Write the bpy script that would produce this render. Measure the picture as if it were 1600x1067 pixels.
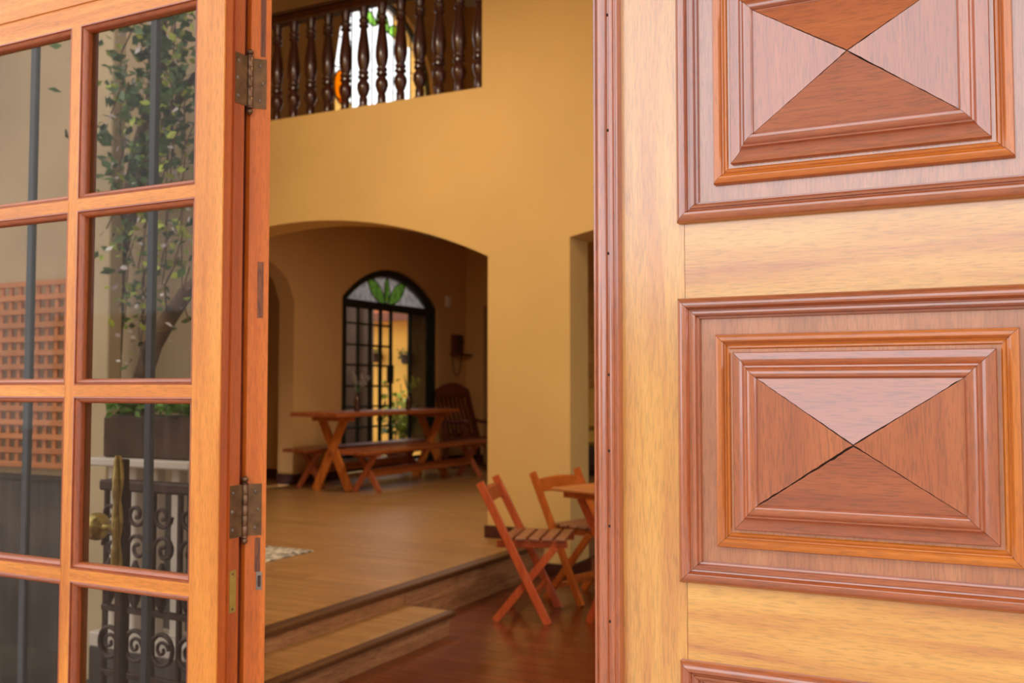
import bpy, math, random
from mathutils import Vector, Matrix

random.seed(7)
C = bpy.context.scene.collection
for o in list(bpy.data.objects):
    bpy.data.objects.remove(o)
PI = math.pi

# ------------------------------------------------------------------ camera, sky, exposure
cam_d = bpy.data.cameras.new('camera')
cam = bpy.data.objects.new('camera', cam_d)
C.objects.link(cam)
cam_d.sensor_width = 36.0
cam_d.lens = 35.0
cam_d.clip_start = 0.02
cam_d.clip_end = 200
cam.location = (0, 0, 1.35)
cam.rotation_euler = (math.radians(90 + 2.67), 0, math.radians(27.3))
cam_d.dof.use_dof = True
cam_d.dof.focus_distance = 1.45
cam_d.dof.aperture_fstop = 6.7
sc = bpy.context.scene
sc.camera = cam

wd = bpy.data.worlds.new('sky')
sc.world = wd
wd.use_nodes = True
bg = wd.node_tree.nodes['Background']
bg.inputs['Color'].default_value = (0.93, 0.96, 1.0, 1)      # bright overcast sky
bg.inputs['Strength'].default_value = 2.6

vs = sc.view_settings
vs.view_transform = 'Standard'
vs.look = 'None'
vs.gamma = 1
vs.use_curve_mapping = False
vs.exposure = 0.0

HALL_FILL_W = 70.0      # power of each unseen fill lamp added in the hall
REAR_FILL_W = 60.0       # power of the unseen fill lamp added in the rear room
#       # fill lamps, added to brighten the rooms


# ------------------------------------------------------------------ materials
def lin(c):
    return tuple(((v / 255) / 12.92 if v / 255 <= .04045 else ((v / 255 + .055) / 1.055) ** 2.4) for v in c) + (1,)


def new_mat(name):
    m = bpy.data.materials.new(name)
    m.use_nodes = True
    nt = m.node_tree
    return m, nt, nt.nodes['Principled BSDF']


def ramp(nt, stops):
    r = nt.nodes.new('ShaderNodeValToRGB')
    e = r.color_ramp.elements
    while len(e) < len(stops):
        e.new(.5)
    for i, (p, c) in enumerate(stops):
        e[i].position = p
        e[i].color = c
    return r


def wood(name, axis, dark, mid, light, rough=.4, coat=.0, coat_rough=.25, coat_ior=1.5, pores=.5, tone=1.0, fine=1.0):
    """Procedural timber with the grain along a local axis."""
    m, nt, p = new_mat(name)
    L = nt.links
    tc = nt.nodes.new('ShaderNodeTexCoord')
    oi = nt.nodes.new('ShaderNodeObjectInfo')
    mu = nt.nodes.new('ShaderNodeMath'); mu.operation = 'MULTIPLY'; mu.inputs[1].default_value = 37.0
    L.new(oi.outputs['Random'], mu.inputs[0])
    ad = nt.nodes.new('ShaderNodeVectorMath'); ad.operation = 'ADD'
    L.new(tc.outputs['Object'], ad.inputs[0]); L.new(mu.outputs[0], ad.inputs[1])

    def mapped(al, ac):
        mp = nt.nodes.new('ShaderNodeMapping')
        s = [ac, ac, ac]
        s['XYZ'.index(axis)] = al
        mp.inputs['Scale'].default_value = s
        L.new(ad.outputs[0], mp.inputs['Vector'])
        return mp
    a = mapped(1.0, 16)
    n1 = nt.nodes.new('ShaderNodeTexNoise')
    n1.inputs['Scale'].default_value = 1.6; n1.inputs['Detail'].default_value = 7
    n1.inputs['Roughness'].default_value = .62; n1.inputs['Distortion'].default_value = .5
    L.new(a.outputs[0], n1.inputs['Vector'])
    r1 = ramp(nt, [(.3, lin(dark)), (.5, lin(mid)), (.7, lin(light))])
    L.new(n1.outputs['Fac'], r1.inputs[0])
    b = mapped(38 * fine, 420 * fine)
    n2 = nt.nodes.new('ShaderNodeTexNoise')
    n2.inputs['Scale'].default_value = 1.0; n2.inputs['Detail'].default_value = 3
    L.new(b.outputs[0], n2.inputs['Vector'])
    r2 = ramp(nt, [(.36, (1 - pores,) * 3 + (1,)), (.52, (1, 1, 1, 1))])
    L.new(n2.outputs['Fac'], r2.inputs[0])
    mx = nt.nodes.new('ShaderNodeMix'); mx.data_type = 'RGBA'; mx.blend_type = 'MULTIPLY'
    mx.inputs[0].default_value = 1
    L.new(r1.outputs[0], mx.inputs[6]); L.new(r2.outputs[0], mx.inputs[7])
    # each piece of timber its own tone
    hs = nt.nodes.new('ShaderNodeHueSaturation')
    mr = nt.nodes.new('ShaderNodeMapRange')
    mr.inputs[3].default_value = 1 - .12 * tone; mr.inputs[4].default_value = 1 + .12 * tone
    L.new(oi.outputs['Random'], mr.inputs[0]); L.new(mr.outputs[0], hs.inputs['Value'])
    L.new(mx.outputs[2], hs.inputs['Color'])
    L.new(hs.outputs[0], p.inputs['Base Color'])
    bp = nt.nodes.new('ShaderNodeBump'); bp.inputs['Strength'].default_value = .12; bp.inputs['Distance'].default_value = .0004
    L.new(r2.outputs[0], bp.inputs['Height']); L.new(bp.outputs[0], p.inputs['Normal'])
    p.inputs['Roughness'].default_value = rough
    p.inputs['Coat Weight'].default_value = coat
    p.inputs['Coat Roughness'].default_value = coat_rough
    p.inputs['Coat IOR'].default_value = coat_ior
    return m


def plaster(name, col, rough=.75, var=.06, scale=1.2, bump=.15):
    m, nt, p = new_mat(name)
    L = nt.links
    tc = nt.nodes.new('ShaderNodeTexCoord')
    n = nt.nodes.new('ShaderNodeTexNoise'); n.inputs['Scale'].default_value = scale; n.inputs['Detail'].default_value = 5
    L.new(tc.outputs['Object'], n.inputs['Vector'])
    c = lin(col)
    lo = tuple(v * (1 - var * 2) for v in c[:3]) + (1,)
    hi = tuple(min(1, v * (1 + var)) for v in c[:3]) + (1,)
    r = ramp(nt, [(.35, lo), (.65, hi)])
    L.new(n.outputs['Fac'], r.inputs[0]); L.new(r.outputs[0], p.inputs['Base Color'])
    n2 = nt.nodes.new('ShaderNodeTexNoise'); n2.inputs['Scale'].default_value = 90
    L.new(tc.outputs['Object'], n2.inputs['Vector'])
    bp = nt.nodes.new('ShaderNodeBump'); bp.inputs['Strength'].default_value = bump; bp.inputs['Distance'].default_value = .002
    L.new(n2.outputs['Fac'], bp.inputs['Height']); L.new(bp.outputs[0], p.inputs['Normal'])
    p.inputs['Roughness'].default_value = rough
    return m


def metal(name, col, rough=.4, metallic=.9, var=.3):
    m, nt, p = new_mat(name)
    L = nt.links
    tc = nt.nodes.new('ShaderNodeTexCoord')
    n = nt.nodes.new('ShaderNodeTexNoise'); n.inputs['Scale'].default_value = 55; n.inputs['Detail'].default_value = 4
    L.new(tc.outputs['Object'], n.inputs['Vector'])
    c = lin(col)
    r = ramp(nt, [(.3, tuple(v * (1 - var) for v in c[:3]) + (1,)), (.7, tuple(min(1, v * (1 + var)) for v in c[:3]) + (1,))])
    L.new(n.outputs['Fac'], r.inputs[0]); L.new(r.outputs[0], p.inputs['Base Color'])
    p.inputs['Metallic'].default_value = metallic
    p.inputs['Roughness'].default_value = rough
    return m


def clear_glass(name, tint, grime=.1, refl=1.0):
    """Thin window pane: tinted see-through, mirror share by Fresnel, a little dust."""
    m = bpy.data.materials.new(name); m.use_nodes = True
    nt = m.node_tree; L = nt.links
    nt.nodes.remove(nt.nodes['Principled BSDF'])
    out = nt.nodes['Material Output']
    tr = nt.nodes.new('ShaderNodeBsdfTransparent'); tr.inputs[0].default_value = tint + (1,)
    gl = nt.nodes.new('ShaderNodeBsdfGlossy'); gl.inputs['Roughness'].default_value = .02
    fr = nt.nodes.new('ShaderNodeLayerWeight'); fr.inputs[0].default_value = .5
    pw = nt.nodes.new('ShaderNodeMath'); pw.operation = 'POWER'; pw.inputs[1].default_value = 5
    L.new(fr.outputs['Facing'], pw.inputs[0])
    sc_ = nt.nodes.new('ShaderNodeMath'); sc_.operation = 'MULTIPLY_ADD'; sc_.inputs[1].default_value = .96 * refl; sc_.inputs[2].default_value = .04 * refl
    L.new(pw.outputs[0], sc_.inputs[0])
    mx = nt.nodes.new('ShaderNodeMixShader')
    L.new(sc_.outputs[0], mx.inputs[0]); L.new(tr.outputs[0], mx.inputs[1]); L.new(gl.outputs[0], mx.inputs[2])
    df = nt.nodes.new('ShaderNodeBsdfDiffuse'); df.inputs[0].default_value = (.6, .57, .52, 1)
    tc = nt.nodes.new('ShaderNodeTexCoord')
    mp = nt.nodes.new('ShaderNodeMapping'); mp.inputs['Scale'].default_value = (60, 60, 2.5)
    L.new(tc.outputs['Object'], mp.inputs['Vector'])
    n = nt.nodes.new('ShaderNodeTexNoise'); n.inputs['Scale'].default_value = 1.0; n.inputs['Detail'].default_value = 5
    L.new(mp.outputs[0], n.inputs['Vector'])
    r = ramp(nt, [(.45, (grime * .3,) * 3 + (1,)), (.75, (grime * 1.6,) * 3 + (1,))])
    L.new(n.outputs['Fac'], r.inputs[0])
    m2 = nt.nodes.new('ShaderNodeMixShader')
    L.new(r.outputs[0], m2.inputs[0]); L.new(mx.outputs[0], m2.inputs[1]); L.new(df.outputs[0], m2.inputs[2])
    L.new(m2.outputs[0], out.inputs['Surface'])
    return m


def coloured_glass(name, tint, diffuse=.35):
    """Stained glass: lets tinted daylight through, partly scattered."""
    m = bpy.data.materials.new(name); m.use_nodes = True
    nt = m.node_tree; L = nt.links
    nt.nodes.remove(nt.nodes['Principled BSDF'])
    out = nt.nodes['Material Output']
    tr = nt.nodes.new('ShaderNodeBsdfTransparent'); tr.inputs[0].default_value = tint + (1,)
    tl = nt.nodes.new('ShaderNodeBsdfTranslucent')
    tc = nt.nodes.new('ShaderNodeTexCoord')
    n = nt.nodes.new('ShaderNodeTexNoise'); n.inputs['Scale'].default_value = 14; n.inputs['Detail'].default_value = 4
    L.new(tc.outputs['Object'], n.inputs['Vector'])
    r = ramp(nt, [(.3, tuple(v * .6 for v in tint) + (1,)), (.7, tint + (1,))])
    L.new(n.outputs['Fac'], r.inputs[0]); L.new(r.outputs[0], tl.inputs[0])
    mx = nt.nodes.new('ShaderNodeMixShader'); mx.inputs[0].default_value = diffuse
    L.new(tr.outputs[0], mx.inputs[1]); L.new(tl.outputs[0], mx.inputs[2])
    L.new(mx.outputs[0], out.inputs['Surface'])
    return m


HONEY = ((176, 96, 34), (208, 145, 52), (222, 166, 74))
RUSSET = ((146, 66, 24), (162, 78, 30), (176, 92, 40))
ORANGE = ((176, 90, 10), (196, 106, 14), (210, 122, 24))
dk = dict(rough=.5, coat=1.0, coat_rough=.22, coat_ior=2.2)
M = {}
for ax in 'XZ':
    M['honey' + ax] = wood('honey_wood_' + ax.lower(), ax, *HONEY, pores=.22, tone=.4, **dk)
    M['russet' + ax] = wood('russet_wood_' + ax.lower(), ax, *RUSSET, pores=.3, tone=.6, rough=.5, coat=1.0, coat_rough=.15, coat_ior=2.0)
    M['field' + ax] = wood('panel_wood_' + ax.lower(), ax, (158, 88, 48), (178, 106, 62), (192, 122, 76), pores=.25, tone=.3, **dk)
    M['orange' + ax] = wood('orange_wood_' + ax.lower(), ax, *ORANGE, pores=.2, tone=.4, rough=.5, coat=1.0, coat_rough=.16, coat_ior=1.6)
    M['leaf' + ax] = wood('window_wood_' + ax.lower(), ax, (188, 104, 26), (212, 130, 40), (226, 148, 56), pores=.22, tone=.3, rough=.5, coat=.25, coat_rough=.3)
    M['sash' + ax] = wood('sash_moulding_wood_' + ax.lower(), ax, (140, 64, 26), (162, 80, 34), (178, 98, 48), pores=.3, tone=.4, rough=.45, coat=.5, coat_rough=.3)
    M['edge' + ax] = wood('edge_wood_' + ax.lower(), ax, (150, 62, 12), (172, 78, 16), (188, 94, 24), pores=.2, tone=.5, rough=.45, coat=.3, coat_rough=.3)
M['jambZ'] = wood('jamb_wood', 'Z', (172, 82, 14), (196, 98, 20), (210, 114, 30), pores=.2, tone=.3, rough=.55, coat=.05)
M['gapZ'] = wood('dark_edge_wood', 'Z', (84, 34, 14), (104, 44, 20), (120, 54, 26), rough=.5)
M['crack'] = plaster('crack_dirt', (66, 40, 28), var=.2, scale=60)
M['mortise'] = wood('dark_plug_wood', 'Z', (96, 52, 30), (120, 66, 36), (134, 78, 44), rough=.6)
M['bronze'] = metal('aged_bronze', (112, 84, 62), .42, .85)
M['bronze_plate'] = metal('aged_bronze_plate', (104, 74, 44), .5, .6, .35)
M['brass'] = metal('dull_brass', (178, 150, 74), .4, .7, .15)
M['oldbrass'] = metal('old_brass', (190, 172, 104), .3, .85, .35)
M['steel'] = metal('dull_steel', (130, 120, 110), .4, .8)
M['pane'] = clear_glass('window_pane_glass', (.66, .62, .57), .016, .3)
M['clear'] = clear_glass('rear_window_glass', (.85, .87, .85), .03, .6)
M['wall_hall'] = plaster('ochre_plaster', (216, 180, 112), .75, .04, .8)
M['wall_back'] = plaster('ochre_plaster_back', (214, 166, 104), .8, .04, .8)
M['ceiling'] = plaster('ceiling_plaster', (226, 212, 188), .85, .02, 1)
M['beige'] = plaster('garden_wall_plaster', (196, 174, 140), .85, .12, .9, .3)
M['dado'] = plaster('grey_wall_dado', (88, 80, 74), .85, .2, 2.2, .3)
M['cream'] = plaster('cream_pillar_plaster', (206, 186, 150), .85, .08, 1.5)
M['yellow'] = plaster('yellow_wall_plaster', (240, 176, 70), .8, .06, 1.2)
M['base'] = wood('dark_baseboard_wood', 'X', (62, 28, 22), (76, 36, 28), (86, 44, 34), rough=.45)
M['plank'] = wood('platform_plank_wood', 'X', (138, 98, 52), (162, 118, 68), (178, 136, 82), rough=.35, pores=.25, tone=.7, coat=.15, fine=.4)
M['riser'] = wood('riser_wood', 'Y', (140, 96, 60), (166, 118, 78), (186, 138, 94), rough=.55, pores=.4, tone=.6, fine=.4)
M['nosing'] = wood('nosing_wood', 'Y', (74, 44, 20), (88, 54, 26), (98, 62, 32), rough=.45)
M['parquet'] = wood('red_parquet_wood', 'X', (76, 32, 10), (98, 42, 14), (114, 54, 20), rough=.28, pores=.25, tone=.8, coat=.4, coat_rough=.18, fine=.4)
M['pine'] = wood('orange_furniture_wood', 'Z', (176, 92, 30), (198, 112, 42), (212, 130, 56), rough=.5, pores=.2)
M['pineY'] = wood('orange_table_wood', 'Y', (140, 70, 32), (164, 86, 42), (180, 102, 54), rough=.4, pores=.2, coat=.2)
M['benchleg'] = wood('red_bench_wood', 'Z', (150, 78, 44), (172, 92, 54), (188, 106, 66), rough=.5, pores=.2)
M['chairwood'] = wood('red_chair_wood', 'Z', (160, 66, 28), (182, 80, 36), (198, 98, 48), rough=.4, pores=.2, tone=.8, coat=.3)
M['chairwood2'] = wood('orange_chair_wood', 'Z', (172, 84, 26), (192, 100, 34), (206, 116, 46), rough=.4, pores=.2, tone=.8, coat=.3)
M['slatwood'] = wood('brown_seat_slat_wood', 'Y', (122, 74, 50), (140, 88, 60), (154, 104, 74), rough=.4, pores=.2, tone=.8, coat=.3)
M['tabletop'] = wood('folding_table_wood', 'X', (168, 100, 44), (188, 118, 56), (200, 132, 70), rough=.45, pores=.2)
M['tan'] = wood('tan_cupboard_wood', 'Z', (186, 136, 70), (204, 154, 84), (214, 168, 100), rough=.5, pores=.15)
M['rocker'] = wood('dark_red_rocker_wood', 'Z', (84, 36, 20), (102, 46, 26), (116, 56, 34), rough=.45, pores=.2)
M['turned'] = wood('dark_turned_wood', 'Z', (48, 20, 14), (62, 27, 18), (76, 35, 22), rough=.3, pores=.2, coat=.5, coat_rough=.15)
M['iron_green'] = metal('dark_green_window_iron', (34, 42, 36), .5, .2)
M['iron'] = metal('dark_brown_iron', (66, 46, 38), .5, .3)
M['iron_blue'] = metal('blue_grey_iron', (84, 94, 106), .5, .2, .15)
M['lead'] = metal('window_lead', (50, 48, 44), .6, .3)
M['white'] = plaster('white_paint', (214, 206, 196), .7, .06, 3)
M['plastic'] = plaster('white_plastic', (225, 215, 200), .4, .01, 3, 0)
M['trellis'] = wood('orange_trellis_wood', 'X', (188, 112, 62), (210, 132, 78), (222, 148, 94), rough=.7, pores=.2)
M['planter'] = plaster('brown_planter', (74, 50, 38), .8, .25, 8)
M['bark'] = plaster('tree_bark', (104, 78, 60), .9, .35, 18, .6)
M['tile'] = plaster('outdoor_tile', (182, 156, 138), .7, .1, 1.5)
M['soil'] = plaster('dark_garden_ground', (78, 70, 60), .9, .2, 3)
M['roof'] = plaster('orange_roof_tile', (206, 118, 74), .8, .12, 6)
M['board'] = plaster('dark_eave_board', (120, 62, 30), .7, .1, 3)
M['slate'] = plaster('dark_courtyard_wall', (92, 74, 64), .8, .15, 2)
M['bottle'] = plaster('brown_bottle_glass', (70, 36, 16), .15, .1, 6, 0)
M['rug'] = plaster('patterned_rug', (186, 176, 158), .95, .45, 26, .3)
M['cushion'] = plaster('yellow_cushion_cloth', (206, 168, 84), .9, .06, 9)
M['darkcloth'] = plaster('dark_seat_cloth', (58, 40, 30), .9, .1, 9)
M['pot'] = plaster('terracotta_pot', (170, 100, 64), .8, .1, 6)


def leafmat(name, col):
    m, nt, p = new_mat(name)
    oi = nt.nodes.new('ShaderNodeTexCoord')
    n = nt.nodes.new('ShaderNodeTexNoise'); n.inputs['Scale'].default_value = 9
    nt.links.new(oi.outputs['Object'], n.inputs['Vector'])
    c = lin(col)
    r = ramp(nt, [(.35, tuple(v * .55 for v in c[:3]) + (1,)), (.65, tuple(min(1, v * 1.3) for v in c[:3]) + (1,))])
    nt.links.new(n.outputs['Fac'], r.inputs[0]); nt.links.new(r.outputs[0], p.inputs['Base Color'])
    p.inputs['Roughness'].default_value = .45
    p.inputs['Subsurface Weight'].default_value = 0
    return m


M['leafgreen'] = leafmat('dark_leaf', (80, 112, 56))
M['leaflime'] = leafmat('bright_leaf', (186, 206, 84))
M['blossom'] = leafmat('pink_blossom', (250, 224, 240))
M['hedge'] = leafmat('hedge_leaf', (84, 130, 40))
G = {'fan': coloured_glass('grey_frosted_glass', (.60, .58, .56), .85),
     'clearwhite': coloured_glass('clear_white_glass', (.95, .94, .92), .25),
     'white': coloured_glass('frosted_white_glass', (.92, .9, .86), .6),
     'green': coloured_glass('green_stained_glass', (.62, .92, .34), .85),
     'amber': coloured_glass('amber_stained_glass', (.86, .50, .10), .5),
     'orange': coloured_glass('orange_stained_glass', (.95, .42, .02), .5),
     'pale': coloured_glass('pale_amber_glass', (.80, .58, .28), .5)}


# ------------------------------------------------------------------ mesh helpers
class MB:
    def __init__(s):
        s.v = []; s.f = []

    def add(s, vs_, fs):
        b = len(s.v)
        s.v += [tuple(v) for v in vs_]
        s.f += [tuple(i + b for i in f) for f in fs]
        return s

    def box(s, a, b):
        x0, y0, z0 = a; x1, y1, z1 = b
        return s.add([(x0, y0, z0), (x1, y0, z0), (x1, y1, z0), (x0, y1, z0), (x0, y0, z1), (x1, y0, z1), (x1, y1, z1), (x0, y1, z1)],
                     [(0, 3, 2, 1), (4, 5, 6, 7), (0, 1, 5, 4), (1, 2, 6, 5), (2, 3, 7, 6), (3, 0, 4, 7)])

    def bevbox(s, a, b, r):
        """Box with chamfered vertical and horizontal edges on all sides (octagonal section along its longest axis)."""
        d = [b[i] - a[i] for i in range(3)]
        k = d.index(max(d)); i, j = [q for q in range(3) if q != k]
        r = min(r, d[i] * .4, d[j] * .4, d[k] * .4)
        def ring(t, ins):
            pts = []
            for (u, w) in ((r, 0), (d[i] - r, 0), (d[i], r), (d[i], d[j] - r), (d[i] - r, d[j]), (r, d[j]), (0, d[j] - r), (0, r)):
                uu = min(max(u, ins), d[i] - ins); ww = min(max(w, ins), d[j] - ins)
                p = [0, 0, 0]; p[i] = a[i] + uu; p[j] = a[j] + ww; p[k] = t
                pts.append(tuple(p))
            return pts
        rings = [ring(a[k], r), ring(a[k] + r, 0), ring(b[k] - r, 0), ring(b[k], r)]
        vs_ = sum(rings, [])
        fs = []
        for q in range(3):
            for n in range(8):
                fs.append((q * 8 + n, q * 8 + (n + 1) % 8, q * 8 + 8 + (n + 1) % 8, q * 8 + 8 + n))
        fs += [tuple(reversed(range(8))), tuple(range(24, 32))]
        return s.add(vs_, fs)

    def beam(s, p, q, w, h, up=(0, 0, 1), taper=1.0):
        p = Vector(p); q = Vector(q)
        d = (q - p).normalized(); up = Vector(up)
        sd = d.cross(up)
        if sd.length < 1e-4:
            sd = d.cross(Vector((1, 0, 0)))
        sd.normalize(); u = sd.cross(d).normalized()
        vs_ = []
        c = .12
        for e, k in ((p, 1), (q, taper)):
            W = w / 2 * k; Hh = h / 2 * k
            for (x, y) in ((-1 + c, -1), (1 - c, -1), (1, -1 + c), (1, 1 - c), (1 - c, 1), (-1 + c, 1), (-1, 1 - c), (-1, -1 + c)):
                vs_.append(tuple(e + sd * (x * W) + u * (y * Hh)))
        fs = [(n, (n + 1) % 8, 8 + (n + 1) % 8, 8 + n) for n in range(8)] + [tuple(reversed(range(8))), tuple(range(8, 16))]
        return s.add(vs_, fs)

    def tube(s, pts, r, seg=8, closed=False):
        pts = [Vector(p) for p in pts]; n = len(pts)
        rr = r if isinstance(r, (list, tuple)) else [r] * n
        vs_ = []; prev = None
        for i, p in enumerate(pts):
            a = pts[i - 1] if (i or closed) else pts[0]
            b = pts[(i + 1) % n] if (i < n - 1 or closed) else pts[-1]
            t = (b - a)
            t = t.normalized() if t.length > 1e-9 else Vector((0, 0, 1))
            if prev is None:
                ref = Vector((0, 0, 1)) if abs(t.z) < .9 else Vector((1, 0, 0))
                u = t.cross(ref).normalized()
            else:
                u = (prev - t * prev.dot(t)).normalized()
            prev = u; w = t.cross(u)
            for k in range(seg):
                an = 2 * PI * k / seg
                vs_.append(tuple(p + (u * math.cos(an) + w * math.sin(an)) * rr[i]))
        fs = []
        m = n if closed else n - 1
        for i in range(m):
            j = (i + 1) % n
            for k in range(seg):
                fs.append((i * seg + k, i * seg + (k + 1) % seg, j * seg + (k + 1) % seg, j * seg + k))
        if not closed:
            fs += [tuple(reversed(range(seg))), tuple(range((n - 1) * seg, n * seg))]
        return s.add(vs_, fs)

    def lathe(s, prof, org=(0, 0, 0), axis='Z', seg=16, lobes=None):
        """prof: (radius, height) pairs; axis along which height runs."""
        vs_ = []
        for (r, h) in prof:
            for k in range(seg):
                an = 2 * PI * k / seg
                q = r * (1 + (lobes[1] * abs(math.sin(lobes[0] * an / 2)) if lobes else 0))
                a, b = q * math.cos(an), q * math.sin(an)
                v = {'Z': (a, b, h), 'X': (h, a, b), 'Y': (b, h, a)}[axis]
                vs_.append((v[0] + org[0], v[1] + org[1], v[2] + org[2]))
        n = len(prof)
        fs = [(i * seg + k, i * seg + (k + 1) % seg, (i + 1) * seg + (k + 1) % seg, (i + 1) * seg + k) for i in range(n - 1) for k in range(seg)]
        fs += [tuple(reversed(range(seg))), tuple(range((n - 1) * seg, n * seg))]
        return s.add(vs_, fs)

    def prism(s, poly, z0, z1):
        n = len(poly)
        vs_ = [(x, y, z0) for x, y in poly] + [(x, y, z1) for x, y in poly]
        fs = [(i, (i + 1) % n, n + (i + 1) % n, n + i) for i in range(n)] + [tuple(reversed(range(n))), tuple(range(n, 2 * n))]
        return s.add(vs_, fs)

    def slab(s, pts, d):
        """Closed flat outline (3-D points) given thickness by vector d."""
        n = len(pts); d = Vector(d)
        vs_ = [tuple(p) for p in pts] + [tuple(Vector(p) + d) for p in pts]
        fs = [(i, (i + 1) % n, n + (i + 1) % n, n + i) for i in range(n)] + [tuple(reversed(range(n))), tuple(range(n, 2 * n))]
        return s.add(vs_, fs)

    def build(s, name, mat, parent=None, smooth=None, kind=None):
        me = bpy.data.meshes.new(name)
        off = Vector((0, 0, 0))
        r = parent
        while r is not None:
            off += r.location
            r = r.parent
        me.from_pydata([tuple(Vector(v) - off) for v in s.v], [], s.f)
        me.materials.append(M[mat] if isinstance(mat, str) else mat)
        import bmesh
        b = bmesh.new(); b.from_mesh(me)
        bmesh.ops.recalc_face_normals(b, faces=b.faces)
        b.to_mesh(me); b.free()
        if smooth is not None:
            me.polygons.foreach_set('use_smooth', [True] * len(me.polygons))
            me.set_sharp_from_angle(angle=math.radians(smooth))
        me.update()
        o = bpy.data.objects.new(name, me)
        C.objects.link(o)
        if parent is not None:
            o.parent = parent
        if kind:
            o['kind'] = kind
        return o


def tag(o, label, cat, group=None, kind=None):
    o['label'] = label; o['category'] = cat
    if group: o['group'] = group
    if kind: o['kind'] = kind
    return o


def thing(name, label, cat, loc=(0, 0, 0), group=None, kind=None):
    o = bpy.data.objects.new(name, None)
    o.empty_display_size = .1
    C.objects.link(o)
    o.location = loc
    return tag(o, label, cat, group, kind)


def struct(name, loc=(0, 0, 0)):
    o = bpy.data.objects.new(name, None)
    C.objects.link(o); o.location = loc; o['kind'] = 'structure'
    return o


def solid(name, mb, mat):
    o = mb.build(name, mat); o['kind'] = 'structure'
    return o


def piece(src, parent, loc=None, name=None):
    """A copy of a part that shares its mesh."""
    c = src.copy(); C.objects.link(c); c.parent = parent
    if loc is not None: c.location = loc
    return c


def copy_tree(root):
    r = root.copy(); C.objects.link(r)
    def rec(a, b):
        for ch in list(a.children):
            if ch == b: continue
            c = ch.copy(); C.objects.link(c); c.parent = b
            rec(ch, c)
    rec(root, r)
    return r


# ------------------------------------------------------------------ large structure
TOP = 7.2
PZ = .235                     # level of the raised floor
WX = -7.535                   # inner face of the left wall of the rear room
BY = 13.08                    # rear wall
AY0, AY1 = 6.58, 6.915        # the arched wall of the hall


def seg_arch(c, half, spring, rise):
    R = (half * half + rise * rise) / (2 * rise)
    return lambda s: spring + rise - (R - math.sqrt(max(0, R * R - (s - c) ** 2)))


def ell_arch(c, half, spring, rise):
    return lambda s: spring + rise * math.sqrt(max(0, 1 - ((s - c) / half) ** 2))


def sliced_wall(name, axis, t0, t1, s0, s1, spans, breaks, mat):
    """Wall in slices along s; spans(s_mid, s) -> list of (z_low, z_high) evaluated at s."""
    mb = MB()
    b = sorted(set([s0, s1] + [x for x in breaks if s0 <= x <= s1]))
    for a, c in zip(b, b[1:]):
        mid = (a + c) / 2
        for (fl, fh) in spans(mid):
            zl0, zl1, zh0, zh1 = fl(a), fl(c), fh(a), fh(c)
            pts = []
            for (s, zl, zh) in ((a, zl0, zh0), (c, zl1, zh1)):
                for z in (zl, zh):
                    for t in (t0, t1):
                        pts.append((s, t, z) if axis == 'X' else (t, s, z))
            mb.add(pts, [(0, 4, 6, 2), (1, 3, 7, 5), (0, 1, 5, 4), (2, 6, 7, 3), (0, 2, 3, 1), (4, 5, 7, 6)])
    return solid(name, mb, mat)


def K(v): return lambda s: v


arch1 = seg_arch(-5.4, 1.798, 2.347, .40)
arch2 = seg_arch(-1.6, 1.325, 2.446, .145)
rng = lambda a, b, n: [a + (b - a) * i / n for i in range(n + 1)]


def spans_arch(s):
    low = []
    if -7.198 < s < -3.602: lo = arch1
    elif -2.925 < s < -.275: lo = arch2
    else: lo = K(0)
    return [(lo, K(3.65) if s < -3.655 else K(TOP))]


sliced_wall('wall_back', 'X', AY0, AY1, -7.755, 4.15, spans_arch,
            rng(-7.198, -3.602, 36) + rng(-2.925, -.275, 16) + [-3.655], 'wall_hall')

# left wall of the rear room: side arch, lower arched window, upper arched window
side_arch = ell_arch(8.0, 1.086, 2.36, .52)
WL0, WL1 = 10.0, 12.28
win_lo = seg_arch((WL0 + WL1) / 2, (WL1 - WL0) / 2, 2.49, .44)
WU0, WU1 = 9.82, 12.16
win_up = ell_arch((WU0 + WU1) / 2, (WU1 - WU0) / 2, 5.38, 1.2)


def spans_left(s):
    up = [(K(3.5), K(TOP))]
    if WU0 < s < WU1: up = [(K(3.5), K(4.1)), (win_up, K(TOP))]
    if 6.914 < s < 9.086: low = [(side_arch, K(3.5))]
    elif WL0 < s < WL1: low = [(K(0), K(.27)), (win_lo, K(3.5))]
    else: low = [(K(0), K(3.5))]
    return low + up


sliced_wall('wall_left_rear', 'Y', WX - .22, WX, 6.915, BY + .2, spans_left,
            rng(6.914, 9.086, 20) + rng(WL0, WL1, 20) + rng(WU0, WU1, 24), 'wall_back')


def spans_rear(s):
    if -7.235 < s < -6.3: return [(K(2.58), K(TOP))]
    return [(K(0), K(TOP))]


sliced_wall('wall_rear', 'X', BY, BY + .2, WX, 4.15, spans_rear, [-7.235, -6.3], 'wall_back')
solid('wall_corridor', MB().box((-7.76, BY + 1.6, 0), (-5.6, BY + 1.75, 3.3)).box((-7.76, BY + .2, 0), (-7.6, BY + 1.6, 3.3)).box((-5.75, BY + .2, 0), (-5.6, BY + 1.6, 3.3)), 'wall_back')
solid('ceiling_corridor', MB().box((-7.76, BY + .2, 3.3), (-5.6, BY + 1.75, 3.4)), 'ceiling')
solid('floor_corridor', MB().box((-7.6, BY, .1), (-5.75, BY + 1.6, PZ)), 'plank')
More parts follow.
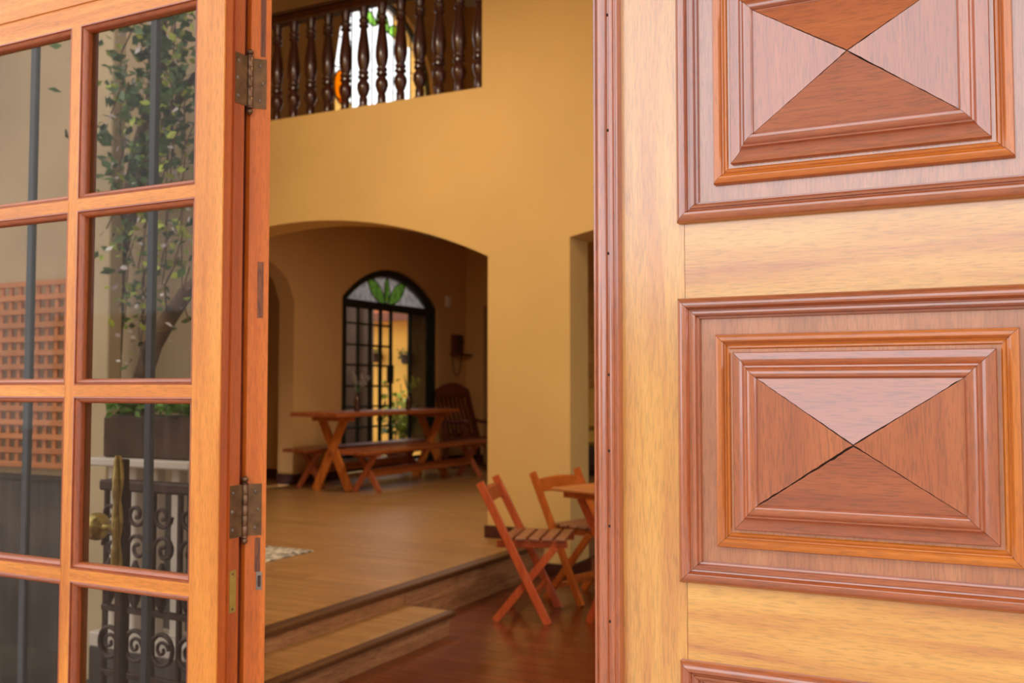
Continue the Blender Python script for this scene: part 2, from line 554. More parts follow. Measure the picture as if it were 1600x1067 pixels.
# hall left wall (turns the corner behind the patio), right wall, front wall, roof
solid('wall_left', MB().prism([(-1.385, 1.56), (-1.46, 1.56), (-3.44, 3.675), (-7.755, 3.675), (-7.755, 3.75), (-3.33, 3.75)], 0, TOP), 'wall_hall')
solid('wall_left_end', MB().box((-7.755, 3.75, 0), (-7.6, AY0, TOP)), 'wall_hall')
solid('wall_right', MB().box((4.0, 1.64, 0), (4.15, 2.3, TOP)).box((4.0, 5.9, 0), (4.15, BY, TOP)).box((4.0, 2.3, 0), (4.15, 5.9, .5)).box((4.0, 2.3, 3.2), (4.15, 5.9, TOP)), 'wall_hall')
wr = struct('window_5', (4.07, 4.1, .5))  # unseen window, added to bring more daylight low into the hall
MB().box((4.03, 2.3, .5), (4.11, 2.38, 3.2)).box((4.03, 5.82, .5), (4.11, 5.9, 3.2)).box((4.03, 2.38, .5), (4.11, 5.82, .58)).box((4.03, 2.38, 3.12), (4.11, 5.82, 3.2)).box((4.03, 4.06, .58), (4.11, 4.14, 3.12)).build('window_frame', 'edgeZ', wr)
solid('wall_front', MB().box((.20, 1.49, 0), (1.2, 1.64, TOP)).box((3.6, 1.49, 0), (4.15, 1.64, TOP)).box((1.2, 1.49, 0), (3.6, 1.64, .9)).box((1.2, 1.49, 2.7), (3.6, 1.64, 4.0)).box((1.2, 1.49, 6.4), (3.6, 1.64, TOP)).box((-1.385, 1.50, 2.68), (.20, 1.64, TOP)), 'wall_hall')
solid('ceiling', MB().box((-7.755, 1.5, TOP), (4.15, BY + .2, TOP + .15)), 'ceiling')
solid('ceiling_rear_room', MB().box((WX, AY1, 3.5), (4.0, BY, 3.63)), 'ceiling')
# side room beyond the side arch
solid('wall_side_room', MB().box((-10.6, 5.2, 0), (-10.45, 9.7, 3.4)).box((-10.45, 9.6, 0), (WX - .22, 9.75, 3.4)).box((-10.45, 5.05, 0), (WX - .22, 5.2, 3.4)), 'wall_back')
solid('ceiling_side_room', MB().box((-10.6, 5.05, 3.4), (WX - .22, 9.75, 3.5)), 'ceiling')
solid('floor_side_room', MB().box((-10.45, 5.2, .1), (WX - .22, 9.6, PZ)), 'plank')

# floors
floor = solid('floor', MB().box((-3.6, 1.56, -.08), (4.0, BY, -.012)), 'parquet')
for i in range(30):
    y0 = 3.0 + i * .13
    x = -3.2 - (i * .37 % .5)
    while x < -.3:
        L_ = .95
        xa, xb = max(x, -3.2), min(x + L_, -.2)
        if xb - xa > .1:
            MB().box((xa + .001, y0 + .001, -.012), (xb - .001, y0 + .129, 0)).build('plank', 'parquet', floor)
        x += L_
MB().box((-.2, 1.64, -.012), (4.0, 6.9, 0)).box((-3.2, 6.9, -.012), (4.0, BY, 0)).box((-3.2, 1.64, -.012), (-.2, 3.0, 0)).build('boards', 'parquet', floor)

plat = solid('floor_raised', MB().prism([(-3.145, 3.56), (-3.145, AY0 + .05), (-3.145, BY), (-7.6, BY), (-7.6, 3.75), (-3.34, 3.75)], 0, PZ - .014), 'riser')
for i in range(25):
    y0 = 3.60 + i * .12
    y1 = y0 + .12
    left = -7.6
    x = -3.2
    first = True
    ln = 1.25 - (i * .43 % .8)
    while x > left:
        xa = max(x - ln, left)
        lim = -3.36 if y0 < 3.78 else None
        if not (lim and xa < lim):
            MB().box((xa + .001, y0 + .001, PZ - .014), (x - .001, min(y1, AY0) - .001, PZ)).build('plank', 'plank', plat)
        else:
            MB().box((lim, y0 + .001, PZ - .014), (x - .001, y1 - .001, PZ)).build('plank', 'plank', plat)
            break
        x = xa; ln = 1.25
MB().box((-7.535, AY0, PZ - .014), (-3.2, BY, PZ)).build('boards', 'plank', plat)
MB().bevbox((-3.2, 3.56, PZ - .032), (-3.115, AY0 - .002, PZ + .001), .006).build('nosing', 'nosing', plat)
MB().box((-3.150, 4.76, .001), (-3.135, AY0 - .002, PZ - .032)).build('riser_board', 'riser', plat)
MB().box((-3.150, 3.5, .131), (-3.1345, 4.755, PZ - .032)).build('riser_board', 'riser', plat)['label'] = 'lighter riser board above the step'

step = tag(struct('floor_step'), 'low wooden step in front of the raised floor', 'step')
step.location = (-2.97, 4.2, 0)
MB().prism([(-2.83, 4.735), (-3.135, 4.735), (-3.135, 3.55), (-2.83, 3.21)], 0, .112).build('riser_board', 'riser', step)
MB().prism([(-2.85, 4.75), (-3.135, 4.75), (-3.135, 3.55), (-2.85, 3.24)], .112, .13).build('tread', 'plank', step)
MB().bevbox((-2.85, 3.22, .104), (-2.795, 4.752, .131), .006).build('nosing', 'nosing', step)

# baseboards
def baseb(name, mb): return solid(name, mb, 'base')
baseb('baseboard_back', MB().box((-3.62, AY0 - .018, PZ), (-3.115, AY0, PZ + .09)).box((-3.125, AY0 - .018, 0), (-2.91, AY0, .085)))
baseb('baseboard_reveal', MB().box((-2.926, AY0 - .018, 0), (-2.908, AY1 + .01, .085)))
baseb('baseboard_left', MB().box((WX, 9.086, PZ), (WX + .018, WL0, PZ + .12)).box((WX, WL1, PZ), (WX + .018, BY, PZ + .12)).box((WX - .23, 9.068, PZ), (WX + .018, 9.086, PZ + .12)))
baseb('baseboard_rear', MB().box((WX, BY - .018, PZ), (-7.235, BY, PZ + .12)).box((-6.3, BY - .018, PZ), (-3.2, BY, PZ + .12)))
baseb('baseboard_side_room', MB().box((-10.45, 9.582, PZ), (WX - .23, 9.6, PZ + .12)))

# outdoors: ground, patio, walls, porch roof
solid('ground_porch', MB().box((-30, -30, -.2), (30, 1.50, -.02)), 'tile')
solid('ground_patio', MB().prism([(-1.46, 1.50), (-30, 1.50), (-30, 3.6), (-3.546, 3.6), (-1.537, 1.56)], -.2, -.02), 'soil')
solid('ground_courtyard', MB().box((-30, 9.75, -.2), (WX - .22, 30, .12)), 'soil')
gw = solid('wall_garden', MB().prism([(-3.546, 3.6), (-9.5, 3.6), (-9.5, 3.675), (-3.44, 3.675)], -.02, 4.6), 'beige')
solid('facade_side', MB().prism([(-1.46, 1.56), (-1.537, 1.56), (-3.546, 3.6), (-3.44, 3.675)], -.02, 4.6), 'beige')
MB().box((-9.5, 3.575, -.02), (-3.53, 3.6, .86)).build('dado', 'dado', gw)
MB().box((-9.5, 3.565, .86), (-3.53, 3.6, .885)).build('dado_cap', 'dado', gw)
solid('pillar_garden', MB().bevbox((-4.01, 3.30, -.02), (-3.85, 3.38, 4.4), .006), 'cream')
solid('roof_porch', MB().box((-1.35, -.25, 3.0), (1.1, 1.49, 3.12)), 'ceiling')
for k, (za, zb) in enumerate(((.9, 2.7), (4.0, 6.4))):
    wf = struct('window_%d' % (k + 3), (2.4, 1.55, za))  # unseen front windows, added to let daylight into the hall
    MB().box((1.2, 1.53, za), (1.27, 1.6, zb)).box((3.53, 1.53, za), (3.6, 1.6, zb)).box((1.27, 1.53, za), (3.53, 1.6, za + .07)).box((1.27, 1.53, zb - .07), (3.53, 1.6, zb)).box((2.37, 1.53, za + .07), (2.43, 1.6, zb - .07)).build('window_frame', 'edgeZ', wf)
solid('wall_courtyard', MB().box((-14, 15.2, .1), (-7.76, 15.4, 2.62)), 'yellow')
solid('wall_courtyard_side', MB().box((-9.75, 9.76, .1), (-9.6, 13.6, 3.2)), 'slate')
solid('roof_courtyard', MB().add([(-14, 14.8, 2.68), (-7.76, 14.8, 2.68), (-7.76, 17.2, 3.7), (-14, 17.2, 3.7), (-14, 14.8, 2.76), (-7.76, 14.8, 2.76), (-7.76, 17.2, 3.78), (-14, 17.2, 3.78)],
      [(0, 3, 2, 1), (4, 5, 6, 7), (0, 1, 5, 4), (1, 2, 6, 5), (2, 3, 7, 6), (3, 0, 4, 7)]), 'roof')
solid('trim_courtyard_eave', MB().box((-14, 14.78, 2.55), (-7.76, 14.84, 2.70)), 'board')
solid('wall_opposite', MB().box((-14, -8.3, -.02), (14, -8.0, 2.5)), 'beige')

# ------------------------------------------------------------------ door_1: panelled leaf
FY = 1.426
d1 = tag(struct('door_1', (-.2, FY, 0)), 'closed carved wooden door leaf with raised pyramid panels', 'door')
PX0, PX1 = -.456, .048
PCX = (PX0 + PX1) / 2
PH = .415
rows = [1.067 + .527 * k for k in (-1, 0, 1, 2)]          # lower edge of each panel
ZB, ZT = .01, 2.65
SX = -.447                                                  # stile / rail joint
RX = .04
MB().box((-.55, FY, ZB), (SX - .0006, FY + .04, ZT)).build('stile', 'honeyZ', d1)
MB().box((RX + .0006, FY, ZB), (.165, FY + .04, ZT)).build('stile', 'honeyZ', d1)
edges = [(ZB, rows[0] + .008)] + [(rows[k] + PH - .008, rows[k + 1] + .008) for k in range(3)] + [(rows[3] + PH - .008, ZT)]
for a, b in edges:
    MB().box((SX, FY + .0004, a), (RX, FY + .0396, b)).build('rail', 'honeyX', d1)
# bolection moulding: (inset, height towards the viewer)
OUT = [(0, -.002), (0, .009), (.002, .0125), (.006, .0155), (.010, .0165), (.014, .0155), (.0165, .012), (.0175, .0085), (.0195, .0078), (.0205, .0095), (.0235, .0098), (.026, .008), (.027, .003), (.0275, .0005), (.030, .0), (.0315, -.008), (.0315, -.012)]
MID = [(.054, -.012), (.054, .001), (.0555, .0045), (.059, .0065), (.064, .0062), (.0665, .004), (.0672, .0005), (.069, -.0005), (.0705, .0008), (.074, .0012), (.076, -.001), (.0765, -.012)]
INN = [(.081, -.012), (.081, .0065), (.082, .0082), (.088, .0090), (.094, .0115), (.0985, .0155), (.1005, .0195), (.1008, .0215), (.103, .0222), (.1045, .0245), (.108, .0268), (.112, .0275), (.116, .0265), (.1185, .0235), (.1185, .010)]


def mitred(x0, x1, z0, z1, prof, side):
    mb = MB(); g = .0003
    a, b = [], []
    for d, h in prof:
        y = FY - h
        if side == 'bottom': p, q = (x0 + d + g, y, z0 + d), (x1 - d - g, y, z0 + d)
        if side == 'top': p, q = (x1 - d - g, y, z1 - d), (x0 + d + g, y, z1 - d)
        if side == 'left': p, q = (x0 + d, y, z1 - d - g), (x0 + d, y, z0 + d + g)
        if side == 'right': p, q = (x1 - d, y, z0 + d + g), (x1 - d, y, z1 - d - g)
        a.append(p); b.append(q)
    n = len(prof)
    return mb.add(a + b, [(i, i + 1, n + i + 1, n + i) for i in range(n - 1)] + [(n - 1, 0, n, 2 * n - 1), tuple(range(n)), tuple(reversed(range(n, 2 * n)))])


def panel(z0):
    z1 = z0 + PH
    x0, x1 = PX0, PX1
    ax = {'bottom': 'X', 'top': 'X', 'left': 'Z', 'right': 'Z'}
    fld = MB().box((x0 + .02, FY + .0065, z0 + .02), (x1 - .02, FY + .03, z1 - .02)).build('panel_field', 'fieldZ', d1)
    for prof, nm, mt in ((OUT, 'outer_moulding', 'russet'), (MID, 'middle_moulding', 'orange'), (INN, 'inner_moulding', 'russet')):
        for sd in ax:
            m_ = mt
            mitred(x0, x1, z0, z1, prof, sd).build(nm, m_ + ax[sd], d1, smooth=35)
    # flat step between the middle and inner mouldings
    i = .0745
    MB().box((x0 + i, FY + .001, z0 + i), (x1 - i, FY + .0064, z1 - i)).build('panel_step', 'fieldZ', d1)
    # pyramid in four wedges with open joints
    d = .1188
    bx0, bx1, bz0, bz1 = x0 + d, x1 - d, z0 + d, z1 - d
    ap = Vector(((bx0 + bx1) / 2, FY - .053, (bz0 + bz1) / 2))
    cs = [Vector((bx0, FY - .0225, bz0)), Vector((bx1, FY - .0225, bz0)), Vector((bx1, FY - .0225, bz1)), Vector((bx0, FY - .0225, bz1))]
    MB().add([tuple(c + Vector((0, .004, 0))) for c in cs] + [tuple(ap + Vector((0, .005, 0)))] + [tuple(c + Vector((0, .014, 0))) for c in cs],
             [(0, 1, 4), (1, 2, 4), (2, 3, 4), (3, 0, 4), (5, 8, 7, 6), (0, 5, 6, 1), (1, 6, 7, 2), (2, 7, 8, 3), (3, 8, 5, 0)]).build('joint_filler', 'crack', d1)
    rnd = random.Random(int(z0 * 1000))
    open_ = [(1.25, .55, .75, .6), (.45, .75, .6, .7)][rows.index(z0) % 2 == 0]
    for k in range(4):
        p, q = cs[k], cs[(k + 1) % 4]
        mid = (p + q) / 2 - ap
        inw = Vector((mid.x, 0, mid.z)); inw.y = mid.y; inw = inw / math.hypot(mid.x, mid.z)
        nseg = 26
        def edge(c0, f):
            pts = []
            for t in range(nseg + 1):
                u = t / nseg
                v = c0.lerp(ap, u)
                w = (.0004 + .0011 * (u ** 2) + abs(rnd.gauss(0, .0007)) * (0 < t < nseg)) * f
                pts.append(v + inw * w)
            return pts
        e1, e2 = edge(p, open_[k]), edge(q, open_[(k + 1) % 4])
        poly = e1 + list(reversed(e2))[1:]
        # facet surface + skirt
        n = len(poly)
        vs_ = [tuple(v) for v in poly] + [tuple(v + Vector((0, .006, 0)) - inw * -.0008) for v in poly]
        fs = [tuple(range(n))] + [(i, n + i, n + (i + 1) % n, (i + 1) % n) for i in range(n)]
        MB().add(vs_, fs).build('facet', 'russet' + ('X' if k in (0, 2) else 'Z'), d1)


for z0 in rows:
    panel(z0)
# meeting astragal with nail heads
ASTR = [(-.588, .0), (-.588, .013), (-.586, .0165), (-.583, .0165), (-.5815, .0150), (-.5805, .0155), (-.578, .0205), (-.574, .0235), (-.570, .0235), (-.5665, .0205), (-.565, .0165), (-.5635, .0150), (-.5615, .0150), (-.560, .0175), (-.557, .0185), (-.5545, .0175), (-.553, .0145), (-.5515, .0140), (-.550, .0150), (-.5475, .0150), (-.546, .012), (-.546, .0)]
mb = MB(); n = len(ASTR)
mb.add([(x, FY - h, ZB) for x, h in ASTR] + [(x, FY - h, ZT) for x, h in ASTR], [(i, i + 1, n + i + 1, n + i) for i in range(n - 1)] + [(n - 1, 0, n, 2 * n - 1), tuple(range(n)), tuple(reversed(range(n, 2 * n)))])
astr = mb.build('astragal', 'russetZ', d1, smooth=40)
for z in (.73, 1.0, 1.142, 1.255, 1.37, 1.555, 1.745, 1.925, 2.1):
    MB().lathe([(.0022, 0), (.0022, .0008), (.0006, .0011)], (-.5625, FY - .0162, z), 'Y', 8).build('nail_head', 'crack', astr)
MB().box((-.588, FY, ZB), (-.55, FY + .04, ZT)).build('lock_edge', 'edgeZ', d1)

# ------------------------------------------------------------------ door_2: glazed leaf, opened out
GX0, GX1 = -2.19, -1.36
d2 = tag(struct('door_2', (-1.78, FY, 0)), 'open glazed wooden door leaf with small square panes', 'door')
SXR = -1.431
MX0, MX1 = -1.792, -1.766       # face of the vertical glazing bar
MY1 = FY + .052
MB().box((SXR, FY, .02), (GX1, MY1, 2.66)).build('stile', 'leafZ', d2)
MB().box((GX0, FY, .02), (GX0 + .07, MY1, 2.66)).build('stile', 'leafZ', d2)
LX = GX0 + .07
muntins = [1.734, 1.344, .964]         # centre heights of the horizontal bars
mh = .012
zt, zbm = 2.118, .60
MB().box((LX, FY + .0003, 2.165), (SXR, MY1 - .001, 2.655)).build('top_rail', 'leafX', d2)
MB().box((LX, FY + .0035, zt), (SXR, MY1 - .001, 2.165)).build('rail_fillet', 'leafX', d2)
MB().box((LX, FY + .0003, .03), (SXR, MY1 - .001, zbm)).build('bottom_rail', 'leafX', d2)
MB().box((MX0, FY + .0015, zbm), (MX1, MY1 - .004, zt)).build('glazing_bar', 'leafZ', d2)
for z in muntins:
    MB().box((LX, FY + .001, z - mh), (MX0, MY1 - .004, z + mh)).build('glazing_bar', 'leafX', d2)
    MB().box((MX1, FY + .001, z - mh), (SXR, MY1 - .004, z + mh)).build('glazing_bar', 'leafX', d2)
zs = [zbm] + [z for z in reversed(muntins)] + [zt]
STK = [(0, .02), (0, -.001), (.003, -.0018), (.0035, .002), (.006, .001), (.010, .0035), (.0125, .008), (.0135, .013), (.0135, .02)]
for (xa, xb) in ((LX, MX0), (MX1, SXR)):
    for k in range(4):
        za = zs[k] + (mh if k else 0); zb = zs[k + 1] - (mh if k < 3 else 0)
        bead = MB()
        for sd in ('bottom', 'top', 'left', 'right'):
            n = len(STK); a, b = [], []
            for d, h in STK:
                y = FY + .001 + h + .0015
                if sd == 'bottom': p, q = (xa + d, y, za + d), (xb - d, y, za + d)
                if sd == 'top': p, q = (xb - d, y, zb - d), (xa + d, y, zb - d)
                if sd == 'left': p, q = (xa + d, y, zb - d), (xa + d, y, za + d)
                if sd == 'right': p, q = (xb - d, y, za + d), (xb - d, y, zb - d)
                a.append(p); b.append(q)
            bb = MB().add(a + b, [(i, i + 1, n + i + 1, n + i) for i in range(n - 1)] + [(n - 1, 0, n, 2 * n - 1), tuple(range(n)), tuple(reversed(range(n, 2 * n)))])
            bb.build('sash_moulding', 'sash' + ('X' if sd in ('bottom', 'top') else 'Z'), d2, smooth=40)
        MB().box((xa + .004, FY + .020, za + .004), (xb - .004, FY + .0235, zb - .004)).build('pane', 'pane', d2)
# stepped edge of the leaf, facing the doorway
MB().box((GX1, FY + .0035, .02), (GX1 + .0006, FY + .024, 2.66)).build('edge_strip', 'edgeZ', d2)
MB().box((GX1, FY + .024, .02), (GX1 + .005, FY + .0515, 2.66)).build('edge_rebate', 'edgeZ', d2)
sp = MB().box((GX1 + .005, FY + .027, .922), (GX1 + .0063, FY + .044, 1.002)).build('strike_plate', 'brass', d2)
sp['label'] = 'small brass strike plate on the edge'
for z in (.929, .995):
    MB().lathe([(.002, 0), (.002, .001), (.0005, .0014)], (GX1 + .0063, FY + .0345, z), 'X', 8).build('screw', 'bronze', sp)

# door frame: jamb post on the left of the doorway
fr = struct('door_frame', (-1.4, 1.5, 0))
JX = -1.357
MB().box((-1.47, 1.492, 0), (JX - .012, 1.5, 2.68)).box((-1.385, 1.50, 0), (JX - .012, 1.515, 2.68)).build('rebate', 'gapZ', fr)
JA, JD, JN = Vector((JX, 1.497)), Vector((.68, .733)), Vector((.733, -.68))


def jam(u0, u1, z0, z1, n0, n1):
    """Block on the splayed face of the jamb: u along the face, n off it."""
    q = [JA + JD * u + JN * n for u, n in ((u0, n0), (u1, n0), (u1, n1), (u0, n1))]
    return MB().prism([tuple(p) for p in q], z0, z1)


jb = JA + JD * .039
MB().prism([tuple(JA), tuple(jb), (-1.388, 1.556), (-1.42, 1.556), (-1.42, 1.515), (-1.366, 1.497)], 0, 2.68).build('jamb_post', 'jambZ', fr)
MB().box((.165, 1.45, 0), (.205, 1.60, 2.68)).build('jamb_post', 'jambZ', fr)
MB().box((-1.384, 1.49, 2.66), (.20, 1.60, 2.70)).build('head', 'edgeX', fr)
jam(.0175, .029, 1.488, 1.599, -.003, .0007).build('mortise_plug', 'mortise', fr)
jam(.0185, .0285, 2.01, 2.3, -.003, .0005).build('mortise_plug', 'mortise', fr)
jam(.0185, .029, .992, 1.058, -.003, .0006).build('mortise_plug', 'mortise', fr)
kp = jam(.0215, .0325, .957, .992, -.003, .0014).build('keeper', 'steel', fr)
jam(.0245, .0300, .963, .985, .0014, .0024).build('keeper_slot', 'crack', kp)


def hinge(zc):
    h = .050
    r = MB()
    hy, hx = 1.4905, JX + .004
    k = MB()
    prof = [(.0022, -.0655), (.0052, -.0625), (.0062, -.059), (.0052, -.0555), (.0032, -.0535), (.0062, -.0525), (.0062, -.0505)]
    for i in range(5):
        a = -.05 + i * .02
        prof += [(.0058, a), (.0064, a + .0012), (.0064, a + .0186), (.0056, a + .0196)]
    prof += [(.0062, .0505), (.0066, .0525), (.0036, .0545), (.0056, .0565), (.0068, .0595), (.0056, .063), (.002, .0658)]
    kn = k.lathe(prof, (hx, hy, zc), 'Z', 14).build('hinge', 'bronze', d2, smooth=40)
    kn['label'] = 'aged bronze butt hinge'
    lp = MB().box((GX1 + .0045, FY + .0255, zc - h), (GX1 + .0062, hy - .002, zc + h)).build('leaf_plate', 'bronze_plate', kn)
    jp = jam(.002, .0305, zc - h, zc + h, -.001, .0016).build('jamb_plate', 'bronze_plate', kn)
    for dz, y, u in ((-.035, FY + .033, .018), (0, FY + .031, .0235), (.035, FY + .034, .0185)):
        for px, py in ((GX1 + .0062, y), tuple(JA + JD * u + JN * .0016)):
            MB().lathe([(.0036, 0), (.0036, .0006), (.0024, .0012), (.0004, .0012)], (px, py, zc + dz), 'X', 10).build('screw', 'steel', kn)
    return kn


hinge(1.955)
hinge(1.113)

# ------------------------------------------------------------------ window_1: arched iron window of the rear room
cW = WX - .11
w1 = tag(struct('window_1', (WX - .1, 11.14, .27)), 'arched dark green iron window with leaf fanlight', 'window')


def arch_ring(mb, s0, s1, f, wid, x0, x1, zbase, n=24):
    """Frame band of width wid inside the opening outline (two jambs and the arch)."""
    out, inn = [], []
    c = (s0 + s1) / 2
    for i in range(n + 1):
        s = s0 + (s1 - s0) * i / n
        z = f(s)
        out.append((s, z))
        k = (s1 - s0 - 2 * wid) / (s1 - s0)
        inn.append((c + (s - c) * k, z - wid))
    out = [(s0, zbase)] + out + [(s1, zbase)]
    inn = [(s0 + wid, zbase)] + inn + [(s1 - wid, zbase)]
    m = len(out)
    vs_ = [(x, s, z) for x in (x0, x1) for (s, z) in out + inn]
    fs = []
    for i in range(m - 1):
        fs += [(i, i + 1, m + i + 1, m + i), (2 * m + i, 3 * m + i, 3 * m + i + 1, 2 * m + i + 1),
               (i, 2 * m + i, 2 * m + i + 1, i + 1), (m + i, m + i + 1, 3 * m + i + 1, 3 * m + i)]
    fs += [(0, m, 3 * m, 2 * m), (m - 1, 3 * m - 1, 4 * m - 1, 2 * m - 1)]
    mb.add(vs_, fs)
    return inn


e = .0005
inn = arch_ring(MBr := MB(), WL0 + e, WL1 - e, lambda s: win_lo(min(max(s, WL0), WL1)) - e, .085, cW - .05, cW + .06, .271)
MBr.build('window_frame', 'iron_green', w1)
ZF = 2.43
MB().box((cW - .03, WL0 + .08, ZF - .05), (cW + .05, WL1 - .08, ZF + .05)).build('transom_bar', 'iron_green', w1)
# fanlight: frosted glass with three green leaves outlined in lead
arcp = [(s, z) for (s, z) in inn[1:-1] if z > ZF + .052]
fan = [(cW, arcp[0][0], ZF + .05)] + [(cW, s, z) for s, z in arcp] + [(cW, arcp[-1][0], ZF + .05)]
MB().slab(fan, (-.006, 0, 0)).build('fanlight_pane', G['fan'], w1)
def leafshape(y0, z0, ang, ln, wd_):
    pts = []
    for t in range(9):
        u = t / 8; w = wd_ * math.sin(PI * u) ** .8
        pts.append((u * ln, w))
    pts += [(u, -w) for (u, w) in reversed(pts[1:-1])]
    ca, sa = math.cos(ang), math.sin(ang)
    return [(y0 + u * ca - w * sa, z0 + u * sa + w * ca) for u, w in pts]
for ang, ln, wd_, dy in ((math.radians(90), .36, .07, .0), (math.radians(142), .52, .10, -.04), (math.radians(38), .52, .10, .04)):
    sh = leafshape(11.12 + dy, ZF + .045, ang, ln, wd_)
    lf = MB().slab([(cW + .004, y, z) for y, z in sh], (-.003, 0, 0)).build('green_leaf_pane', G['green'], w1)
    lf['label'] = 'green leaf of stained glass'
    MB().tube([(cW + .006, y, z) for y, z in sh], .007, 5, True).build('lead_line', 'lead', lf)
# grille sash, open gap and the grey fixed sash on the right
bars = [(10.17, .045), (10.47, .016), (10.74, .028), (10.975, .026), (11.22, .024)]
for y, w in bars:
    MB().box((cW - .012, y - w, .62), (cW + .018, y + w, ZF - .05)).build('upright_bar', 'iron_green', w1)
for z in (2.18, 1.905, 1.645, 1.375, 1.11, .845):
    MB().box((cW - .008, 10.12, z - .013), (cW + .012, 11.22, z + .013)).build('cross_bar', 'iron_green', w1)
MB().box((cW + .012, 11.12, 1.41), (cW + .05, 11.23, 1.66)).build('lock_box', 'iron_green', w1)
MB().box((cW - .008, 11.70, .62), (cW - .002, 12.2, ZF - .05)).build('side_pane', clear_glass('grey_side_glass', (.22, .22, .22), .12, .6), w1)
MB().box((cW - .015, 11.66, .62), (cW + .02, 11.71, ZF - .05)).build('upright_bar', 'iron_green', w1)
for z0 in (.285, .36, .46, .56):
    MB().box((cW - .015, WL0 + .08, z0), (cW + .02, WL1 - .08, z0 + .045)).build('lower_slat', 'iron_green', w1)

# ------------------------------------------------------------------ window_2: upper stained-glass window
w2 = tag(struct('window_2', (WX - .1, 10.99, 4.1)), 'tall arched stained glass window above the balcony', 'window')
inn2 = arch_ring(MBr := MB(), WU0 + e, WU1 - e, lambda s: win_up(min(max(s, WU0), WU1)) - e, .03, cW - .04, cW + .05, 4.101, 30)
MBr.build('window_frame', 'iron_green', w2)
MB().box((cW - .04, WU0 + .04, 4.101), (cW + .05, WU1 - .04, 4.16)).build('sill_bar', 'iron_green', w2)
c2 = (WU0 + WU1) / 2; hw = (WU1 - WU0) / 2 - .05
zin = lambda s: 5.38 + 1.15 * math.sqrt(max(0, 1 - ((s - c2) / hw) ** 2))
cols = [c2 - hw, c2 - .62 * hw, c2 - .22 * hw, c2 + .22 * hw, c2 + .60 * hw, c2 + .80 * hw, c2 + hw]
rowz = [4.16, 4.6, 5.0, 5.4, 5.8, 6.15]
for a, b, ci in zip(cols, cols[1:], range(6)):
    zl = 4.16
    zmax = max(zin(a + .0), zin(b), zin((a + b) / 2))
    for r_ in rowz[1:] + [7]:
        lo = zl; zl = r_
        def cap(s, z): return min(z, zin(s))
        if lo >= max(cap(a, 9), cap(b, 9)) - .01: continue
        pts = []
        ss = [a + (b - a) * i / 6 for i in range(7)]
        top = [(s, max(lo, cap(s, r_))) for s in ss]
        poly = [(a, lo), (b, lo)] + [t for t in reversed(top)]
        clean = []
        for q in poly:
            if not clean or (abs(q[0] - clean[-1][0]) + abs(q[1] - clean[-1][1])) > 1e-4: clean.append(q)
        if len(clean) < 3: continue
        g = 'clearwhite'
        if ci >= 4: g = 'pale'
        if r_ == 7 and ci in (3,): g = 'pale'
        if ci == 0 and r_ <= 5.0: g = 'pale'
        MB().slab([(cW, s, z) for s, z in clean], (-.005, 0, 0)).build('pane', G[g], w2)
for s in cols[1:-1]:
    MB().box((cW, s - .008, 4.16), (cW + .012, s + .008, zin(s))).build('lead_line', 'lead', w2)
for z in rowz[1:]:
    s_ = hw * math.sqrt(max(0, 1 - (max(0, z - 5.38) / 1.15) ** 2))
    a_, b_ = c2 - s_, c2 + s_
    MB().box((cW, a_, z - .006), (cW + .012, c2 - .62 * hw, z + .006)).box((cW, c2 + .6 * hw, z - .006), (cW + .012, max(b_, c2 + .61 * hw), z + .006)).build('lead_line', 'lead', w2)
ring = [(cW + .004, 10.09 + .16 * math.cos(t * PI / 8), 5.16 + .22 * math.sin(t * PI / 8)) for t in range(16)]
fl = MB().slab(ring, (-.003, 0, 0)).build('flower_pane', G['orange'], w2)
fl['label'] = 'round orange pane'
MB().tube([(x + .003, y, z) for x, y, z in ring], .012, 5, True).build('lead_line', 'lead', fl)
for ang, yy, zz in ((60, 10.85, 6.22), (120, 11.12, 6.18), (20, 11.1, 6.2), (160, 10.85, 6.2)):
    sh = leafshape(yy, zz, math.radians(ang), .34, .08)
    lf = MB().slab([(cW + .004, y, z) for y, z in sh], (-.003, 0, 0)).build('green_leaf_pane', G['green'], w2)
    MB().tube([(cW + .006, y, z) for y, z in sh], .01, 5, True).build('lead_line', 'lead', lf)

# ------------------------------------------------------------------ balustrade of the balcony
bal = thing('balustrade', 'dark turned wooden balustrade along the upper balcony', 'balustrade', (-5.6, 6.66, 3.65))
prof = [(.040, 0), (.040, .02), (.030, .03), (.030, .09), (.024, .10), (.036, .13), (.046, .17), (.044, .21), (.030, .235), (.026, .245), (.040, .26), (.040, .275), (.027, .285), (.038, .30), (.038, .315), (.028, .325), (.038, .36), (.046, .41), (.046, .46), (.040, .53), (.032, .60), (.027, .65), (.024, .68), (.036, .69), (.036, .705), (.026, .715), (.036, .735), (.036, .75), (.026, .765), (.030, .79), (.034, .83), (.036, .85)]
b0 = None
for i in range(17):
    x = -3.72 - i * .1835
    if b0 is None:
        b0 = MB().lathe([(r * 1.2, h) for r, h in prof], (x, 6.66, 3.65), 'Z', 14).build('baluster', 'turned', bal, smooth=45)
    else:
        piece(b0, bal, (-i * .1835, 0, 0))
MB().bevbox((-7.53, 6.61, 4.50), (-3.656, 6.71, 4.575), .012).build('handrail', 'turned', bal)
MB().bevbox((-7.53, 6.595, 4.575), (-3.656, 6.725, 4.60), .008).build('handrail_cap', 'turned', bal)

